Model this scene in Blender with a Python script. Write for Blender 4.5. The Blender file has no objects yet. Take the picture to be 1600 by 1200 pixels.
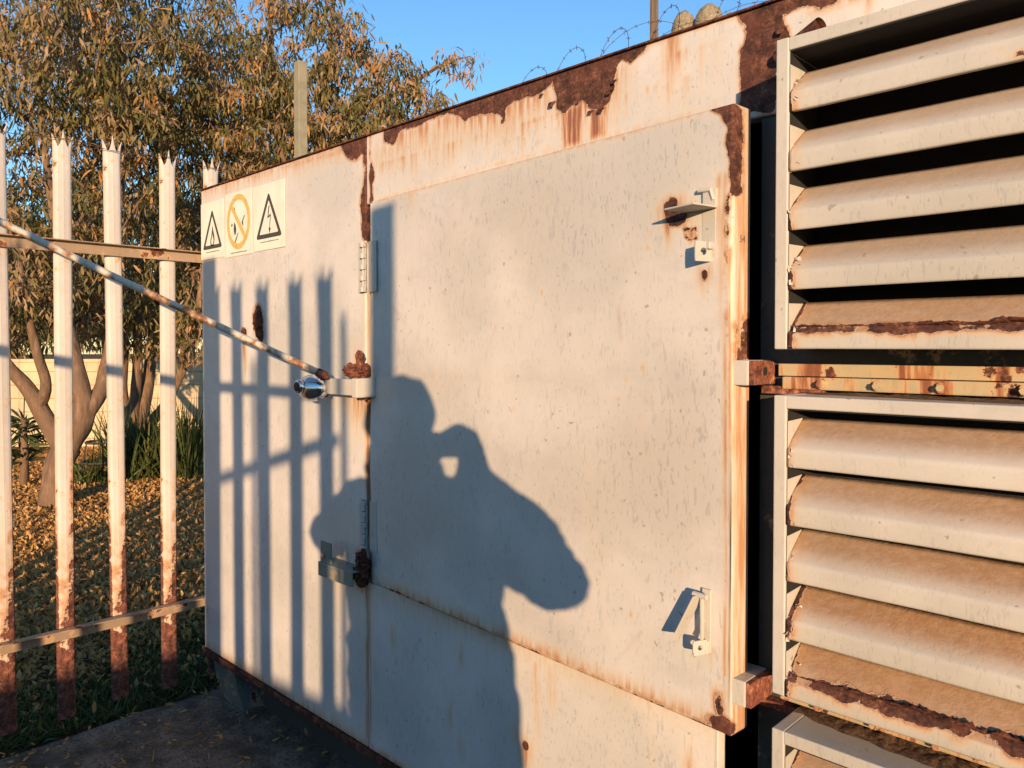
import bpy, bmesh, math, random
import numpy as np
from mathutils import Vector, Matrix, noise as mnoise
random.seed(7); rng = np.random.default_rng(7)
S = bpy.context.scene; COL = S.collection
rad = math.radians

# ------------------------------------------------------------------ camera, sky, sun, exposure
FPX = 1200.0
_a = math.atan(1235/1200.0); _p = rad(1.15)
F0 = Vector((-math.cos(_a), math.sin(_a), 0)); RT = Vector((math.sin(_a), math.cos(_a), 0))
FW = F0*math.cos(_p) + Vector((0, 0, -math.sin(_p))); UP = RT.cross(FW)
CY = 569.0
cam = bpy.data.cameras.new('camera'); co = bpy.data.objects.new('camera', cam); COL.objects.link(co)
co.matrix_world = Matrix(((RT.x, UP.x, -FW.x, 0), (RT.y, UP.y, -FW.y, 0), (RT.z, UP.z, -FW.z, 0), (0, 0, 0, 1)))
cam.sensor_width = 36; cam.lens = 27; cam.shift_y = -31/1600; cam.clip_start = 0.02; cam.clip_end = 600
S.camera = co
TN = 0.14                                   # tangent of the sun's elevation
_l = F0 + RT*(-85/1200.0); LH = _l.normalized()       # horizontal travel of the sunlight
RS = Vector((-LH.y, LH.x, 0))*-1
SUN_EL = math.atan(TN)
sun = bpy.data.lights.new('sun', 'SUN'); so = bpy.data.objects.new('sun', sun); COL.objects.link(so)
sun.energy = 3.8; sun.angle = rad(0.42); sun.color = (1.0, 0.665, 0.385)
so.rotation_euler = Vector((LH.x, LH.y, -TN)).to_track_quat('-Z', 'Y').to_euler()
so.location = (6, -6, 3)
W = bpy.data.worlds.new('World'); S.world = W; W.use_nodes = True
nt = W.node_tree; bg = nt.nodes['Background']
sk = nt.nodes.new('ShaderNodeTexSky'); sk.sky_type = 'NISHITA'; sk.sun_disc = False
sk.sun_elevation = SUN_EL; sk.sun_rotation = math.atan2(-LH.x, -LH.y)
sk.air_density = 1.4; sk.dust_density = 0.0; sk.ozone_density = 4.3; sk.altitude = 1200
nt.links.new(sk.outputs[0], bg.inputs[0]); bg.inputs[1].default_value = 0.15
S.view_settings.view_transform = 'Standard'; S.view_settings.look = 'None'
S.view_settings.exposure = 1.02; S.view_settings.gamma = 1.0

# ------------------------------------------------------------------ picture measurements -> real positions
def ray(x, y): return FW + RT*((x-800)/FPX) - UP*((y-CY)/FPX)
def on_y(x, y, Y=1.5):
    r = ray(x, y); return r*(Y/r.y)
def on_x(x, y, X):
    r = ray(x, y); return r*(X/r.x)
def at(x, y, z): return ray(x, y)*z
def XZ(pts, Y=1.5):
    o = []
    for x, y in pts:
        p = on_y(x, y, Y); o.append((p.x, p.z))
    return o
HINGE = Vector((-2.117, 1.5, 0)); DANG = rad(4.1)
DD = Vector((math.cos(DANG), -math.sin(DANG), 0)); DN = Vector((-math.sin(DANG), -math.cos(DANG), 0))
def on_door(x, y):
    r = ray(x, y); t = HINGE.dot(DN)/r.dot(DN); p = r*t
    return ((p-HINGE).dot(DD), p.z)
def DP(s, z, d=0.0): return HINGE + DD*s + DN*d + Vector((0, 0, z))   # point on the door, d proud of it
def sunpt(a, q, b): return RS*a - LH*q + Vector((0, 0, b + TN*q))

# ------------------------------------------------------------------ node helpers
class NB:
    def __init__(s, name):
        s.m = bpy.data.materials.new(name); s.m.use_nodes = True; s.t = s.m.node_tree
        s.t.nodes.clear(); s.out = s.n('ShaderNodeOutputMaterial')
        s.tc = s.n('ShaderNodeTexCoord')
    def n(s, k, **kw):
        x = s.t.nodes.new(k)
        for a, v in kw.items(): setattr(x, a, v)
        return x
    def L(s, a, b): s.t.links.new(a, b)
    def setin(s, sock, v):
        if hasattr(v, 'is_linked') or isinstance(v, bpy.types.NodeSocket): s.L(v, sock)
        elif isinstance(v, tuple) and len(v) == 3 and len(getattr(sock, 'default_value', (0,0,0))) == 4: sock.default_value = (*v, 1)
        else: sock.default_value = v
    def noise(s, sc=5, det=4, rough=.55, vec=None, scale3=None, dist=0):
        x = s.n('ShaderNodeTexNoise'); x.inputs['Scale'].default_value = sc; x.inputs['Detail'].default_value = det
        x.inputs['Roughness'].default_value = rough; x.inputs['Distortion'].default_value = dist
        v = vec or s.tc.outputs['Object']
        if scale3:
            mp = s.n('ShaderNodeMapping'); mp.inputs['Scale'].default_value = scale3; s.L(v, mp.inputs[0]); v = mp.outputs[0]
        s.L(v, x.inputs['Vector']); return x.outputs['Fac']
    def vor(s, sc=5, feature='F1', out='Distance', scale3=None, rnd=1):
        x = s.n('ShaderNodeTexVoronoi', feature=feature); x.inputs['Scale'].default_value = sc; x.inputs['Randomness'].default_value = rnd
        v = s.tc.outputs['Object']
        if scale3:
            mp = s.n('ShaderNodeMapping'); mp.inputs['Scale'].default_value = scale3; s.L(v, mp.inputs[0]); v = mp.outputs[0]
        s.L(v, x.inputs['Vector']); return x.outputs[out]
    def math(s, op, a, b=0.0, c=None, clamp=False):
        x = s.n('ShaderNodeMath', operation=op, use_clamp=clamp); s.setin(x.inputs[0], a); s.setin(x.inputs[1], b)
        if c is not None: s.setin(x.inputs[2], c)
        return x.outputs[0]
    def mr(s, v, a, b, c=0.0, d=1.0, smooth=True):
        x = s.n('ShaderNodeMapRange', interpolation_type='SMOOTHSTEP' if smooth else 'LINEAR', clamp=True) if smooth else s.n('ShaderNodeMapRange')
        s.setin(x.inputs[0], v)
        for i, q in enumerate((a, b, c, d)): x.inputs[i+1].default_value = q
        return x.outputs[0]
    def mix(s, f, a, b, blend='MIX'):
        x = s.n('ShaderNodeMix', data_type='RGBA', blend_type=blend); s.setin(x.inputs[0], f); s.setin(x.inputs[6], a); s.setin(x.inputs[7], b)
        return x.outputs[2]
    def attr(s, nm): return s.n('ShaderNodeAttribute', attribute_name=nm).outputs['Fac']
    def ramp(s, f, stops, interp='LINEAR'):
        x = s.n('ShaderNodeValToRGB'); x.color_ramp.interpolation = interp; e = x.color_ramp.elements
        while len(e) < len(stops): e.new(.5)
        for i, (p, c) in enumerate(stops): e[i].position = p; e[i].color = (*c, 1)
        s.setin(x.inputs[0], f); return x.outputs[0]
    def bsdf(s, col, rough=.6, metal=0.0, bump=None, bd=.002, bs=1.0, spec=.5):
        b = s.n('ShaderNodeBsdfPrincipled'); s.setin(b.inputs['Base Color'], col); s.setin(b.inputs['Roughness'], rough)
        s.setin(b.inputs['Metallic'], metal); b.inputs['Specular IOR Level'].default_value = spec
        if bump is not None:
            k = s.n('ShaderNodeBump'); k.inputs['Distance'].default_value = bd; k.inputs['Strength'].default_value = bs
            s.L(bump, k.inputs['Height']); s.L(k.outputs[0], b.inputs['Normal'])
        s.L(b.outputs[0], s.out.inputs[0]); s.b = b; return s.m

def rust_col(b, k=1.0, red=0.0):
    n1 = b.noise(35, 8, .65); n2 = b.noise(9, 4)
    n3 = b.noise(140, 4, .7); n4 = b.math('ADD', b.math('MULTIPLY', n1, .72), b.math('MULTIPLY', n3, .28))
    c = b.ramp(n4, [(.34, (.016*k, .008*k, .007*k)), (.46, (.055*k, .023*k, .017*k)), (.56, (.12*k, .048*k, .031*k)), (.68, (.27*k, .12*k, .065*k))])
    return b.mix(b.mr(n2, .45, .7, 0, .55), c, (.12*k, (.038)*k, .027*k)), n1

def paint(name, base=(.60, .582, .565), fleck=.55, auto=0.0, rough=.5, fs=1.0, rustk=1.0, streak=.5, wash=0.0):
    b = NB(name)
    big = b.noise(1.7, 4, .6)
    col = b.mix(b.mr(big, .36, .62), base, (base[0]*.80, base[1]*.81, base[2]*.79))
    st = b.noise(1, 4, .6, scale3=(16, 16, 1.1))
    col = b.mix(b.mr(st, .5, .72, 0, .35*streak), col, (base[0]*1.06, base[1]*.93, base[2]*.78))
    st2 = b.noise(1, 5, .6, scale3=(34, 34, 3.0))
    col = b.mix(b.mr(st2, .52, .75, 0, .30*streak), col, (base[0]*.70, base[1]*.74, base[2]*.76))
    # small drawn-out weathering flecks in the paint
    f1 = b.noise(1, 2.5, .5, scale3=(84*fs, 84*fs, 24*fs), dist=.45)
    f2 = b.noise(3.2, 3, .6)
    fm = b.math('MULTIPLY', b.mr(f1, .585, .67), b.mr(f2, .44, .60, .12, 1))
    f3 = b.noise(1, 2, .5, scale3=(170*fs, 170*fs, 58*fs), dist=.3); f4 = b.noise(1.7, 5, .7)
    ff = b.math('MULTIPLY', b.mr(f3, .60, .665), b.mr(f4, .36, .62, .25, 1))
    fm = b.math('MAXIMUM', b.math('MULTIPLY', fm, .8), ff)
    col = b.mix(b.math('MULTIPLY', fm, fleck), col, (base[0]*.50, base[1]*.55, base[2]*.60))
    sm_ = b.noise(1, 6, .7, scale3=(3.2, 3.2, 7.5)); col = b.mix(b.mr(sm_, .52, .66, 0, .38), col, (base[0]*.74, base[1]*.76, base[2]*.75))
    pk = b.noise(58, 2, .4); col = b.mix(b.mr(pk, .72, .75, 0, .65), col, (base[0]*.42, base[1]*.36, base[2]*.30))
    gr = b.noise(330, 2, .5)
    col = b.mix(b.mr(gr, .35, .7, 0, .16), col, (base[0]*.72, base[1]*.72, base[2]*.7))
    ra = b.attr('rust'); sa = b.attr('stain'); da = b.attr('dirt')
    n1 = b.noise(22, 8, .62); n2 = b.noise(110, 4, .6)
    rf = b.math('ADD', b.math('ADD', ra, b.math('MULTIPLY', b.math('SUBTRACT', n1, .5), .95)), b.math('MULTIPLY', b.math('SUBTRACT', n2, .5), .22))
    gate = b.mr(ra, .02, .14)
    rm = b.math('MULTIPLY', b.mr(rf, .535, .60), gate)
    if auto > 0:
        a1 = b.noise(13, 7, .66); a2 = b.noise(2.6, 3)
        am = b.mr(b.math('ADD', a1, b.math('MULTIPLY', b.math('SUBTRACT', a2, .5), .5)), .74-auto, .765-auto)
        rm = b.math('MAXIMUM', rm, am)
        ah = b.mr(b.math('ADD', a1, b.math('MULTIPLY', b.math('SUBTRACT', a2, .5), .5)), .64-auto, .78-auto, 0, .5)
    vs = b.noise(1, 5, .6, scale3=(70, 70, 5.5))
    sm = b.math('MULTIPLY', sa, b.mr(vs, .30, .66, .35, 1.25), clamp=True)
    halo = b.math('MULTIPLY', b.mr(ra, .06, .6), b.mr(n1, .35, .6, .25, .8))
    sm = b.math('MAXIMUM', sm, halo, clamp=True)
    if auto > 0: sm = b.math('MAXIMUM', sm, ah, clamp=True)
    if wash > 0:
        wn = b.noise(1, 5, .6, scale3=(30, 30, 2.6)); sm = b.math('MAXIMUM', sm, b.mr(wn, .44, .62, 0, wash), clamp=True)
    scol = b.ramp(sm, [(0, (base[0], base[1]*.9, base[2]*.7)), (.35, (.52, .34, .19)), (.7, (.38, .175, .085)), (1, (.21, .075, .038))])
    col = b.mix(b.mr(sm, 0, .55, 0, .95, smooth=False), col, scol)
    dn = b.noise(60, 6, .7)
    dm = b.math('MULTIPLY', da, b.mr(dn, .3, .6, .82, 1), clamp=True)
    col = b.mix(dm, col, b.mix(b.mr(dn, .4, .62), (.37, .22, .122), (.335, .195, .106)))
    rc, rn = rust_col(b, rustk)
    col = b.mix(rm, col, rc)
    # chipped bright lip of paint round each rust patch
    lip = b.math('MULTIPLY', b.math('MULTIPLY', b.mr(rf, .49, .55), b.math('SUBTRACT', 1.0, rm)), gate)
    col = b.mix(b.math('MULTIPLY', lip, .45), col, (.66, .50, .36))
    h = b.math('ADD', b.math('MULTIPLY', b.math('SUBTRACT', 1.0, rm), 1.0), b.math('MULTIPLY', lip, 1.0))
    h = b.math('ADD', h, b.math('MULTIPLY', b.math('MULTIPLY', rm, rn), 1.6))
    h = b.math('SUBTRACT', h, b.math('MULTIPLY', fm, .12))
    h = b.math('ADD', h, b.math('MULTIPLY', b.noise(6, 3), .9))
    h = b.math('ADD', h, b.math('MULTIPLY', b.math('MULTIPLY', dm, dn), 1.2))
    ro = b.mix(b.math('MAXIMUM', rm, b.math('MULTIPLY', dm, .8)), (rough,)*3, (.92,)*3)
    return b.bsdf(col, ro, 0, h, .0016, .8, spec=.35)

def simple(name, col, rough=.6, metal=0.0, var=.25, sc=30, bump=.0008, stretch=None, col2=None):
    b = NB(name); n = b.noise(sc, 6, .6, scale3=stretch)
    c2 = col2 or tuple(c*(1-var) for c in col)
    return b.bsdf(b.mix(b.mr(n, .35, .68), col, c2), rough, metal, n, bump, .7)

M = {}
M['wall'] = paint('weathered_cream_paint', fleck=.62)
M['door'] = paint('door_cream_paint', base=(.60, .578, .548), fleck=.6)
M['louvre'] = paint('louvre_cream_paint', base=(.52, .50, .455), fleck=.34, fs=1.15, streak=.3, auto=.012)
M['beam'] = paint('rust_washed_paint', base=(.45, .38, .25), fleck=.4, auto=.185, streak=1.2, wash=1.0)
M['pale'] = paint('fence_white_paint', base=(.56, .525, .50), fleck=.35, auto=.075, fs=1.3, rustk=1.5, streak=.2)
M['rail'] = paint('rail_old_paint', base=(.34, .25, .18), fleck=.3, auto=.15, rustk=1.3)
M['hinge'] = paint('hinge_paint', base=(.46, .45, .42), fleck=.5, auto=.03)
M['green'] = paint('green_grey_paint', base=(.13, .135, .115), fleck=.5, auto=.10, rustk=.7)
M['skidend'] = M['green']
M['green'] = paint('catch_green_paint', base=(.20, .22, .19), fleck=.4, auto=.05)
def rustm(name, k=1.0):
    b = NB(name); c, n = rust_col(b, k); n2 = b.noise(160, 5, .7)
    return b.bsdf(c, .93, 0, b.math('ADD', n, b.math('MULTIPLY', n2, .5)), .004, 1, spec=.15)
M['rust'] = rustm('flaking_rust', 1.0)
M['rustlight'] = rustm('orange_rust', 2.2); M['rustmid'] = rustm('brown_rust', 1.5)
M['debris'] = simple('leaf_and_rust_debris', (.16, .09, .05), .95, 0, .6, 120, .004, col2=(.035, .022, .015))
M['dark'] = simple('near_black', (.012, .012, .014), .9)  # near-black for enclosure and box insides, the bolt hole and the phone
M['skid'] = paint('skid_dark_paint', base=(.055, .055, .050), fleck=.2, auto=.05, rustk=.6)
M['chrome'] = simple('tarnished_chrome', (.82, .82, .82), .14, 1.0, .3, 25, .0004)
M['steel'] = simple('dull_bolt_steel', (.30, .26, .20), .6, .3, .5, 60)
M['ink'] = simple('sign_black_ink', (.055, .052, .042), .6, 0, .3, 60, 0)
M['yellow'] = simple('sign_yellow_ink', (.60, .42, .12), .6, 0, .2, 40, 0)
b = NB('sticker_vinyl'); n = b.noise(8, 5, .6)
M['sticker'] = b.bsdf(b.mix(b.mr(n, .35, .7), (.74, .71, .60), (.60, .60, .52)), .45, 0, n, .001, .4)
def pole():
    b = NB('pole_worn_paint'); n = b.noise(26, 7, .65, scale3=(1, 1, 1)); n2 = b.noise(5, 3)
    f = b.math('ADD', n, b.math('MULTIPLY', b.math('SUBTRACT', n2, .5), .55))
    c = b.ramp(f, [(.30, (.46, .47, .44)), (.54, (.38, .37, .31)), (.60, (.30, .17, .09)), (.70, (.13, .055, .03))])
    return b.bsdf(c, .6, 0, n, .0015, .8)
M['pole'] = pole()

# ------------------------------------------------------------------ mesh helpers
def tag(o, label=None, cat=None, group=None, kind=None):
    if label: o['label'] = label
    if cat: o['category'] = cat
    if group: o['group'] = group
    if kind: o['kind'] = kind
    return o
def empty(name, loc, label=None, cat=None, group=None, rz=0):
    o = bpy.data.objects.new(name, None); COL.objects.link(o); o.location = loc; o.rotation_euler = (0, 0, rz); o.empty_display_size = .1
    return tag(o, label, cat, group)
def worldloc(o):
    v = Vector((0, 0, 0))
    while o is not None: v += o.location; o = o.parent
    return v
def link(name, me, mats, parent=None, smooth=False):
    if not isinstance(mats, (list, tuple)): mats = [mats]
    for m in mats: me.materials.append(M[m] if isinstance(m, str) else m)
    o = bpy.data.objects.new(name, me); COL.objects.link(o)
    if parent is not None: o.parent = parent
    if smooth: me.polygons.foreach_set('use_smooth', [True]*len(me.polygons))
    return o
def raw(name, V, Fq, mats, parent=None, smooth=False, attrs=None, midx=None):
    """V (n,3), Fq (m,k) all faces the same size; world coordinates"""
    V = np.asarray(V, dtype=np.float32).copy(); Fq = np.asarray(Fq, dtype=np.int32)
    if parent is not None: V -= np.array(worldloc(parent), dtype=np.float32)
    me = bpy.data.meshes.new(name); k = Fq.shape[1]; m = len(Fq)
    me.vertices.add(len(V)); me.vertices.foreach_set('co', V.ravel())
    me.loops.add(m*k); me.loops.foreach_set('vertex_index', Fq.ravel())
    me.polygons.add(m); me.polygons.foreach_set('loop_start', np.arange(0, m*k, k, dtype=np.int32))
    me.polygons.foreach_set('loop_total', np.full(m, k, dtype=np.int32))
    if midx is not None: me.polygons.foreach_set('material_index', np.asarray(midx, dtype=np.int32))
    me.update(calc_edges=True)
    for an, av in (attrs or {}).items():
        a = me.attributes.new(an, 'FLOAT', 'POINT'); a.data.foreach_set('value', np.asarray(av, dtype=np.float32).ravel())
    me.validate()
    return link(name, me, mats, parent, smooth)
class MB:
    def __init__(s): s.bm = bmesh.new()
    def hexa(s, P, bev=0.0, seg=2):
        vs = [s.bm.verts.new(p) for p in P]
        fs = [s.bm.faces.new([vs[i] for i in q]) for q in ((0,3,2,1),(4,5,6,7),(0,1,5,4),(1,2,6,5),(2,3,7,6),(3,0,4,7))]
        if bev > 0:
            es = {e for f in fs for e in f.edges}
            bmesh.ops.bevel(s.bm, geom=list(es), offset=bev, segments=seg, affect='EDGES', profile=.6)
        return s
    def box(s, x0, x1, y0, y1, z0, z1, bev=0.0, seg=2):
        return s.hexa([(x0,y0,z0),(x1,y0,z0),(x1,y1,z0),(x0,y1,z0),(x0,y0,z1),(x1,y0,z1),(x1,y1,z1),(x0,y1,z1)], bev, seg)
    def obox(s, c, ax, ay, az, hx, hy, hz, bev=0.0, seg=2):
        c = Vector(c); P = []
        for dz in (-1, 1):
            for dx, dy in ((-1,-1),(1,-1),(1,1),(-1,1)): P.append(c + ax*hx*dx + ay*hy*dy + az*hz*dz)
        return s.hexa(P, bev, seg)
    def tube(s, pts, r, seg=8, caps=True):
        pts = [Vector(p) for p in pts]; rr = r if isinstance(r, (list, tuple)) else [r]*len(pts)
        prev = None; rings = []
        for i, p in enumerate(pts):
            d = (pts[min(i+1, len(pts)-1)] - pts[max(i-1, 0)])
            if d.length < 1e-9: d = Vector((0, 0, 1))
            d.normalize()
            if prev is None:
                u = d.cross(Vector((0, 0, 1)))
                if u.length < .1: u = d.cross(Vector((1, 0, 0)))
            else: u = prev - d*prev.dot(d)
            u.normalize(); prev = u; w = d.cross(u)
            rings.append([s.bm.verts.new(p + (u*math.cos(2*math.pi*k/seg) + w*math.sin(2*math.pi*k/seg))*rr[i]) for k in range(seg)])
        for a, b_ in zip(rings, rings[1:]):
            for k in range(seg): s.bm.faces.new((a[k], a[(k+1) % seg], b_[(k+1) % seg], b_[k]))
        if caps: s.bm.faces.new(rings[0][::-1]); s.bm.faces.new(rings[-1])
        return s
    def prism(s, pts, off):
        """closed outline pts (list of Vector) pushed along the vector off"""
        a = [s.bm.verts.new(p) for p in pts]; b_ = [s.bm.verts.new(Vector(p)+off) for p in pts]; n = len(a)
        s.bm.faces.new(a[::-1]); s.bm.faces.new(b_)
        for i in range(n): s.bm.faces.new((a[i], a[(i+1) % n], b_[(i+1) % n], b_[i]))
        return s
    def strip(s, outer, inner, off):
        """ring between two outlines of equal length, pushed along off"""
        n = len(outer); o0 = [s.bm.verts.new(p) for p in outer]; i0 = [s.bm.verts.new(p) for p in inner]
        o1 = [s.bm.verts.new(Vector(p)+off) for p in outer]; i1 = [s.bm.verts.new(Vector(p)+off) for p in inner]
        for k in range(n):
            j = (k+1) % n
            s.bm.faces.new((o1[k], o1[j], i1[j], i1[k])); s.bm.faces.new((o0[k], o1[k], o1[j], o0[j])); s.bm.faces.new((i0[k], i0[j], i1[j], i1[k]))
        return s
    def ball(s, c, r, sub=2, scale=(1, 1, 1), jit=0):
        g = bmesh.ops.create_icosphere(s.bm, subdivisions=sub+(1 if jit else 0), radius=1)
        for v in g['verts']:
            k = 1 + ((mnoise.noise(v.co*2.2 + Vector(c)*9)*1.2 + mnoise.noise(v.co*5 + Vector(c)*40)*.9 + abs(mnoise.noise(v.co*11 + Vector(c)*70))*.7)*jit if jit else 0)
            v.co = Vector(c) + Vector((v.co.x*r*scale[0], v.co.y*r*scale[1], v.co.z*r*scale[2]))*k
        return s
    def build(s, name, mats, parent=None, smooth=False, attrf=None):
        bmesh.ops.recalc_face_normals(s.bm, faces=s.bm.faces)
        if parent is not None: bmesh.ops.translate(s.bm, verts=s.bm.verts, vec=-worldloc(parent))
        me = bpy.data.meshes.new(name); s.bm.to_mesh(me); s.bm.free()
        return link(name, me, mats, parent, smooth)

# ------------------------------------------------------------------ rust / stain fields (kept with the surface as point attributes)
class Fld:
    def __init__(s, X, Z):
        s.X = X; s.Z = Z; s.f = {'rust': np.zeros_like(X), 'stain': np.zeros_like(X), 'dirt': np.zeros_like(X)}
    def put(s, k, v): s.f[k] = np.maximum(s.f[k], v)
    def blob(s, k, cx, cz, rx, rz, soft=.5, w=1.0):
        d = np.sqrt(((s.X-cx)/rx)**2 + ((s.Z-cz)/rz)**2); s.put(k, w*np.clip(.5 + (1-d)/soft*.5, 0, 1))
    def seg(s, k, x0, z0, x1, z1, r0, r1, soft=.01, w0=1.0, w1=None):
        w1 = w0 if w1 is None else w1
        dx, dz = x1-x0, z1-z0; t = np.clip(((s.X-x0)*dx + (s.Z-z0)*dz)/max(dx*dx+dz*dz, 1e-9), 0, 1)
        d = np.hypot(s.X-x0-t*dx, s.Z-z0-t*dz); r = r0+(r1-r0)*t
        s.put(k, (w0+(w1-w0)*t)*np.clip(.5 + (r-d)/soft*.5, 0, 1))
    def line(s, k, pts, r, soft=.01, w=1.0):
        for (a, b_) in zip(pts, pts[1:]): s.seg(k, a[0], a[1], b_[0], b_[1], r, r, soft, w)
    def poly(s, k, pts, soft=.02, w=1.0):
        n = len(pts); ins = np.zeros(s.X.shape, bool); dm = np.full(s.X.shape, 1e9)
        for i in range(n):
            (x0, z0), (x1, z1) = pts[i], pts[(i+1) % n]; dx, dz = x1-x0, z1-z0
            t = np.clip(((s.X-x0)*dx + (s.Z-z0)*dz)/max(dx*dx+dz*dz, 1e-12), 0, 1)
            dm = np.minimum(dm, np.hypot(s.X-x0-t*dx, s.Z-z0-t*dz))
            if z0 != z1:
                c = ((z0 > s.Z) != (z1 > s.Z)) & (s.X < (x1-x0)*(s.Z-z0)/(z1-z0)+x0); ins ^= c
        sd = np.where(ins, dm, -dm); s.put(k, w*np.clip(.5 + sd/soft*.5, 0, 1))
    def drips(s, x0, x1, z, n, lmin, lmax, w=.8, r=.003, seed=0):
        q = random.Random(seed)
        for _ in range(n):
            x = q.uniform(x0, x1); l = q.uniform(lmin, lmax); ww = w*q.uniform(.4, 1)
            s.seg('stain', x, z, x+q.uniform(-.004, .004), z-l, r*q.uniform(.6, 2.2), r*.4, .012, ww, 0)

def wave(x, z, a=.0012): return a*(np.sin(x*7.1+1.3)*np.sin(z*5.3+.4) + .6*np.sin(x*3.1+z*4.2) + .35*np.sin(x*15.7+2*np.sin(z*6))*np.sin(z*13.1+1.5*np.sin(x*5)))
def sheet(name, x0, x1, z0, z1, Y, mat, parent, field=None, step=.006, r=.004, ret=.02, ripple=.0012, P=None):
    """pressed metal sheet facing -Y (or through P) with rolled edges and returns"""
    ext = r*math.pi/2 - r + ret
    def ax(a, b_):
        n = max(2, int((b_-a)/step)); core = np.linspace(a+r, b_-r, n)
        e = np.array([r*math.pi/2*t for t in (.33, .66, 1)] + [r*math.pi/2 + ret])
        return np.concatenate([(a+r) - e[::-1], core, (b_-r) + e])
    sx, sz = ax(x0, x1), ax(z0, z1); Sx, Sz = np.meshgrid(sx, sz, indexing='ij')
    cx = np.clip(Sx, x0+r, x1-r); cz = np.clip(Sz, z0+r, z1-r); dx, dz = Sx-cx, Sz-cz; d = np.hypot(dx, dz)
    dd = np.maximum(d, 1e-9); th = np.minimum(d/r, math.pi/2)
    out = np.where(d > 0, r*np.sin(th), 0); dep = np.where(d > 0, r*(1-np.cos(th)) + np.clip(d - r*math.pi/2, 0, ret), 0)
    X = cx + dx/dd*out; Z = cz + dz/dd*out; dep = dep + np.where(d > 0, 0, wave(X, Z, ripple))
    fl = Fld(Sx, Sz)
    if field: field(fl)
    if P is None: V = np.stack([X, Y+dep, Z], -1).reshape(-1, 3)
    else:
        h, D_, N_ = P; V = (np.array(h) + X[..., None]*np.array(D_) - dep[..., None]*np.array(N_)); V[..., 2] += Z; V = V.reshape(-1, 3)
    nx, nz = len(sx), len(sz); I = np.arange(nx*nz).reshape(nx, nz)
    Fq = np.stack([I[:-1, :-1], I[1:, :-1], I[1:, 1:], I[:-1, 1:]], -1).reshape(-1, 4)
    return raw(name, V, Fq, mat, parent, True, fl.f)

# ================================================================== GROUND
GZ = -1.57
def ground_mats():
    b = NB('garden_soil'); n = b.noise(3, 6, .6); v = b.vor(16, out='Color', scale3=(1, 1.6, 1)); vd = b.vor(16, scale3=(1, 1.6, 1))
    x = b.n('ShaderNodeSeparateColor'); b.L(v, x.inputs[0])
    leaf = b.ramp(x.outputs[0], [(0, (.06, .035, .018)), (.35, (.22, .11, .04)), (.7, (.38, .20, .07)), (1, (.10, .06, .03))])
    far = b.attr('litter')
    c = b.mix(b.mr(n, .4, .6), (.035, .040, .016), (.055, .038, .022))
    c = b.mix(b.math('MULTIPLY', far, b.mr(b.noise(9, 4), .30, .55)), c, leaf)
    M['soil'] = b.bsdf(c, .95, 0, b.math('ADD', n, b.math('MULTIPLY', vd, .6)), .03, 1, spec=.1)
    b = NB('old_concrete'); n = b.noise(7, 8, .7); n2 = b.noise(90, 5, .7); n3 = b.noise(1.6, 3)
    c = b.mix(b.mr(n, .35, .65), (.085, .072, .056), (.24, .20, .155)); c = b.mix(b.mr(n2, .52, .62), c, (.06, .052, .042))
    c = b.mix(b.mr(n3, .5, .62, 0, .6), c, (.075, .062, .045))
    M['concrete'] = b.bsdf(c, .95, 0, b.math('ADD', n, n2), .012, 1, spec=.15)
ground_mats()
def hgt(x, y): return GZ + .012*np.sin(x*2.1+.5*y) + .01*np.sin(y*3.3+1) - .02
xs = np.concatenate([np.linspace(-250, -18, 20), np.linspace(-17, 4, 106), np.linspace(6, 250, 20)])
ys = np.concatenate([np.linspace(-250, -8, 20), np.linspace(-7, 14, 106), np.linspace(16, 250, 20)])
GX, GY = np.meshgrid(xs, ys, indexing='ij'); GZs = hgt(GX, GY)
lit = np.clip((-3.8-GX)/1.0, 0, 1)
I = np.arange(GX.size).reshape(GX.shape)
g = raw('ground', np.stack([GX, GY, GZs], -1).reshape(-1, 3), np.stack([I[:-1, :-1], I[1:, :-1], I[1:, 1:], I[:-1, 1:]], -1).reshape(-1, 4), 'soil', None, True, {'litter': lit})
tag(g, kind='structure')
# rough concrete apron the enclosure stands on
nx, ny = 130, 90
ax_, ay_ = np.linspace(-3.46, 3.2, nx), np.linspace(-3.0, 4.2, ny); AX, AY = np.meshgrid(ax_, ay_, indexing='ij')
AZ = np.full(AX.shape, GZ + .012)
for i in range(nx):
    for j in range(ny): AZ[i, j] += .016*mnoise.noise(Vector((AX[i, j]*3, AY[i, j]*3, 0))) + .006*mnoise.noise(Vector((AX[i, j]*11, AY[i, j]*11, 2)))
AX2 = AX.copy()
for j in range(ny):
    AX2[0, j] += .03*mnoise.noise(Vector((0, AY[0, j]*6, 5)))
    AZ[0, j] -= .06
I = np.arange(AX.size).reshape(AX.shape)
tag(raw('concrete_apron', np.stack([AX2, AY, AZ], -1).reshape(-1, 3), np.stack([I[:-1, :-1], I[1:, :-1], I[1:, 1:], I[:-1, 1:]], -1).reshape(-1, 4), 'concrete', None, True), kind='structure')

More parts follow.
